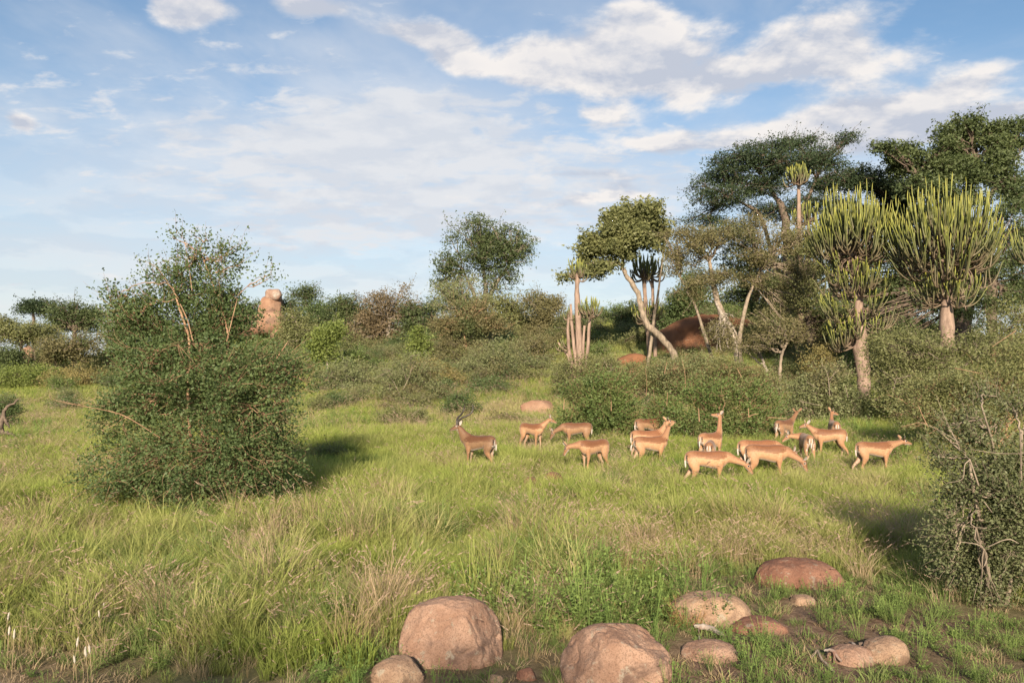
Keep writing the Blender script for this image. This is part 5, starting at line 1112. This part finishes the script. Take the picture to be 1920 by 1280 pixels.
# tall green grass in the near meadow
def near_grass():
    X, Y, S, T, HS = [], [], [], [], []
    for (a, b, dn) in ((4.6, 8, 62), (8, 12, 55), (12, 18, 34), (18, 27, 20)):
        x, y = sample(a, b, dn); s_ = soil(x, y); k = rng.uniform(0, 1, len(x)) > s_ * 1.7; k &= rockfree(x, y, .25, .06)
        x, y, s_ = x[k], y[k], s_[k]; tus = n2(x, y, 2.4, 23, 2); hgt = .92 + .40 * n2(x, y, .55, 21) + .42 * tus; k2 = rng.uniform(0, 1, len(x)) < .80 + 1.6 * tus; x, y, s_, hgt = x[k2], y[k2], s_[k2], hgt[k2]
        hgt = hgt * (1 - .55 * sstep(.1, .6, s_)) * (1 + .10 * sstep(0, -2, x) * sstep(11, 7, y)) * np.where(y < 6.6, .6, 1) * (1 - .35 * sstep(5, 2.0, np.hypot(x - 2.7, (y - 7.2) * 1.4))) * (1 + .40 * sstep(12.5, 15.5, y))
        # keep the front of the bottom left sward lower and thinner
        hgt = hgt * (1 - .35 * sstep(8.2, 6.2, y) * sstep(-.8, -2.2, x))
        X.append(x); Y.append(y); S.append(np.clip(hgt, .25, 1.9)); T.append(np.clip(.40 + .55 * n2(x, y, .45, 31) + .3 * n2(x, y, 1.9, 32) + .12 * sstep(9, 6.5, y) * sstep(0, -2, x), 0, 1)); HS.append(np.ones(len(x)))
    X, Y, S, T = map(np.concatenate, (X, Y, S, T)); lush = T < .22
    put('grass', 'tall fresh green grass of the near meadow', 'grass', P_green, X[~lush], Y[~lush], S[~lush], T[~lush])
    put('lush_grass', 'darker lush grass patches in the meadow', 'grass', P_lush, X[lush], Y[lush], S[lush] * 1.05, T[lush])


near_grass()
# big leaning tussocks that stand above the sward
P_tus = [tuft('t', 150, .74, .19, .75, .0052, 'green', r_, seg=5) for _ in range(3)] + [tuft('t', 110, .78, .17, .7, .0036, 'dry', r_, seg=5, heads=26) for _ in range(2)] + [tuft('t', 150, .66, .22, .9, .0052, 'lush', r_, seg=5) for _ in range(1)]
x, y = sample(6.6, 12.5, 4.8); x2, y2 = sample(12.5, 30, .9); x = np.concatenate([x, x2]); y = np.concatenate([y, y2])
k = (soil(x, y) < .22) & rockfree(x, y, .5, .18) & (rng.uniform(0, 1, len(x)) < .35 + .9 * n2(x, y, .5, 61) + .35 * sstep(1, -2, x)); x, y = x[k], y[k]
put('tussock_grass', 'tall leaning grass tussocks standing above the meadow', 'grass', P_tus, x, y, rng.uniform(.68, 1.22, len(x)) * np.where(y > 14, .82, 1) * (1 - .35 * sstep(7.8, 6.5, y)), rng.uniform(.15, .9, len(x)))
x, y = sample(26, 44, 9); k = np.ones(len(x), bool); s = .85 + .25 * n2(x, y, .3, 25)
x2, y2 = sample(44, 75, 3.2); x = np.concatenate([x, x2]); y = np.concatenate([y, y2]); s = np.concatenate([s, .95 + .25 * n2(x2, y2, .3, 25)])
x3, y3 = sample(75, 125, 1.0); k3 = x3 < 12; x = np.concatenate([x, x3[k3]]); y = np.concatenate([y, y3[k3]]); s = np.concatenate([s, np.full(k3.sum(), 1.5)])
put('meadow_grass', 'pale green grass of the far meadow and slopes', 'grass', P_far, x, y, s * np.clip(y / 40, 1, 1.8), np.clip(.45 + .6 * n2(x, y, .12, 33), 0, 1))
# dry seeding grass
x, y = sample(4.8, 12, 23); x2, y2 = sample(12, 26, 12); x3, y3 = sample(26, 48, 4.5); x = np.concatenate([x, x2, x3]); y = np.concatenate([y, y2, y3])
f = .38 + .85 * n2(x, y, .5, 41) + .55 * np.exp(-((x - 2.6) / 1.8) ** 2 - ((y - 10.3) / 1.4) ** 2) + .18 * sstep(0, -2, x) * sstep(10, 7, y) + .3 * np.exp(-((x + .2) / .8) ** 2 - ((y - 8.5) / 1.) ** 2)
k = (rng.uniform(0, 1, len(x)) < f) & (rng.uniform(0, 1, len(x)) > soil(x, y) * 1.3) & rockfree(x, y, .35, .05)
x, y = x[k], y[k]; s = np.clip(.88 + .3 * n2(x, y, .8, 42), .5, 1.2) * np.where(y < 6.8, .62, 1) * np.where(y > 15, 1.15, 1) * np.where(y > 26, 1.25, 1)
put('dry_grass', 'dry pinkish seeding grass stalks among the green', 'grass', P_dry, x, y, s, rng.uniform(.3, 1, len(x)))
# short sward and herbs on the worn soil
x, y = sample(4.4, 10.5, 60); s_ = soil(x, y); k = (rng.uniform(0, 1, len(x)) < .9 * sstep(.05, .45, s_) * (.55 + .6 * n2(x, y, 1.3, 51))) & rockfree(x, y); x, y = x[k], y[k]
put('short_grass', 'short worn grass and straw on the bare soil around the boulders', 'grass', P_short, x, y, rng.uniform(.45, 1.2, len(x)), rng.uniform(.2, .9, len(x)))
x, y = sample(4.4, 10.5, 36); s_ = soil(x, y); k = (rng.uniform(0, 1, len(x)) < (.25 + .6 * s_) * (.5 + 1.3 * n2(x, y, .8, 52))) & rockfree(x, y, .1)
k |= (np.hypot((x - .6) / 1.3, (y - 8.6) / 1.3) < 1) & (rng.uniform(0, 1, len(x)) < .45 + .5 * n2(x, y, 1.5, 57)); x, y = x[k], y[k]
s = rng.uniform(.7, 1.3, len(x)); x2, y2 = sample(12, 40, 2.2); k2 = n2(x2, y2, .28, 71) > .16; x = np.concatenate([x, x2[k2]]); y = np.concatenate([y, y2[k2]]); s = np.concatenate([s, rng.uniform(.8, 1.5, k2.sum())])
tall = (np.hypot((x - .6) / 1.4, (y - 8.6) / 1.3) < 1) | (y > 12)
put('herbs', 'low leafy green herbs between the rocks and in the grass', 'herbs', P_weed, x, y, np.where(tall, s * 1.35, s * .62), rng.uniform(0, .6, len(x)))
# dry orange tuft on the tan boulder, bright herb growing against it
q = gp(1290, 1172); og = [tuft('dry_tuft', 260, .30, .17, .9, .0022, 'orange', r_, seg=4)]
o = mobj('dry_tuft', og[0], label='dry orange grass tuft growing against the left end of the smooth tan boulder', cat='grass tuft'); o.location = (q[0], q[1], q[2] - .02)
q = gp(1345, 1172); o = mobj('herb', weed('herb', 26, .36, .18, 'weed', r_, .022), label='bright leafy herb growing up over the smooth tan boulder', cat='herb plant'); o.location = tuple(q)
q = gp(1242, 1282); o = mobj('herb', weed('herb', 14, .20, .12, 'weed', r_, .028), label='small broad leaved herb at the foot of the big rounded boulder', cat='herb plant'); o.location = tuple(q)
# white woolly spikes, bottom left
def spike_mesh():
    S = Soup(); p = dense([(0, 0, 0), (.005, 0, .14), (.02, .005, .28)], 4); S.add(*tubes(p[None], np.full((1, len(p)), .002), 4)); a = mesh('stalk', np.concatenate(S.V), F4=np.concatenate(S.Q), attrs={'tone': np.ones(S.n)}, mat=GM['dry'])
    p = dense([(.02, .005, .27), (.024, .006, .31), (.030, .007, .345)], 5); K = len(p); V, Q = tubes(p[None], (np.interp(np.linspace(0, 1, K), [0, .2, .7, 1], [.003, .0085, .0075, .001]) * (1 + .15 * np.cos(np.arange(K) * 2.5)))[None], 7)
    return a, mesh('flower_spike', V, F4=Q, attrs={'tone': np.ones(len(V))}, smooth=True, mat=GM['white'])
st, sp_ = spike_mesh()
for k, (px, py) in enumerate([(137, 1226), (155, 1228), (171, 1226), (165, 1252), (192, 1126), (8, 1160), (13, 1196), (144, 1275), (189, 1150), (22, 1215)]):
    q = gp(px, py + 60 if py < 1250 else 1300, 0); e_ = empty('woolly_flower', q, rz=k * 1.3, label='white woolly flower spike standing in the grass at the bottom left', cat='flower', group='white woolly flower spikes'); e_.scale = (1, 1, rng.uniform(.8, 1.15))
    mobj('stalk', st, e_); mobj('flower_spike', sp_, e_)

# uncountable scrub covering the slopes behind, from a few bush shapes
def scrub_proto(seed, fol, n=2600):
    r = np.random.default_rng(seed); blobs = [(r.uniform(-.5, .5), r.uniform(-.5, .5), r.uniform(.35, .8), r.uniform(.45, .7), r.uniform(.45, .7), r.uniform(.3, .5), 1.) for _ in range(5)]
    S, L, tone = grow(blobs, (0, 0, 0), n // 18, seed=seed, r1=.02, r2=.01, r3=.004, crad=.17, leaves=18, sub=4)
    wood = S.mesh('wood', BK['grey'], smooth=False)
    L = L[L[:, 2] > .02]; me = leaf_mesh('s', L, .055, LM[fol], quad=False)
    V = np.empty(len(wood.vertices) * 3); wood.vertices.foreach_get('co', V); V = V.reshape(-1, 3); Q = np.empty(len(wood.loops), np.int32); wood.loops.foreach_get('vertex_index', Q); Q = Q.reshape(-1, 4)
    LV = np.empty(len(me.vertices) * 3); me.vertices.foreach_get('co', LV); LV = LV.reshape(-1, 3); tn = np.empty(len(LV)); me.attributes['tone'].data.foreach_get('value', tn)
    out = mesh('scrub', np.concatenate([V, LV]), F4=Q, F3=np.arange(len(LV)).reshape(-1, 3) + len(V), attrs={'tone': np.concatenate([np.zeros(len(V)), tn])}, mat=BK['grey']); out.materials.append(LM[fol])
    mi = np.zeros(len(Q) + len(LV) // 3, np.int32); mi[len(Q):] = 1; out.polygons.foreach_set('material_index', mi); return out


SP = [scrub_proto(700 + i, f) for i, f in enumerate(('olive', 'grey', 'brown', 'thorn', 'olive', 'fresh', 'deep', 'brown'))]
x, y = sample(28, 75, .46); r2 = np.random.default_rng(5)
hill = np.exp(-((x - 20) / 18) ** 2 - ((y - 50) / 16) ** 2); mid_ = np.exp(-((x + 5) / 13) ** 2 - ((y - 58) / 15) ** 2)
k = (r2.uniform(0, 1, len(x)) < np.clip(hill * 1.3 + mid_ * 1.1, 0, 1)) & (y > 31) & ~((x > -2) & (x < 4) & (y < 39)) & ~((x > 5.5) & (x < 13) & (y > 30) & (y < 50))
x, y = x[k], y[k]; x2, y2 = sample(78, 130, .16); k2 = (x2 < 8); x = np.concatenate([x, x2[k2]]); y = np.concatenate([y, y2[k2]])
s = r2.uniform(.55, 1.15, len(x)) * np.clip(y / 42, .9, 2.0); n = len(x)
scatter('scrub', 'tangled thorn scrub covering the slopes behind the meadow', 'scrub', SP, np.stack([x, y, H(x, y) - .05], 1), np.stack([np.zeros(n), np.zeros(n), r2.uniform(0, TAU, n)], 1),
        np.stack([s, s, s * r2.uniform(.8, 1.15, n)], 1), r2.integers(0, len(SP), n), r2.uniform(0, 1, n))
print('LEAF TRIS', NLEAF[0])
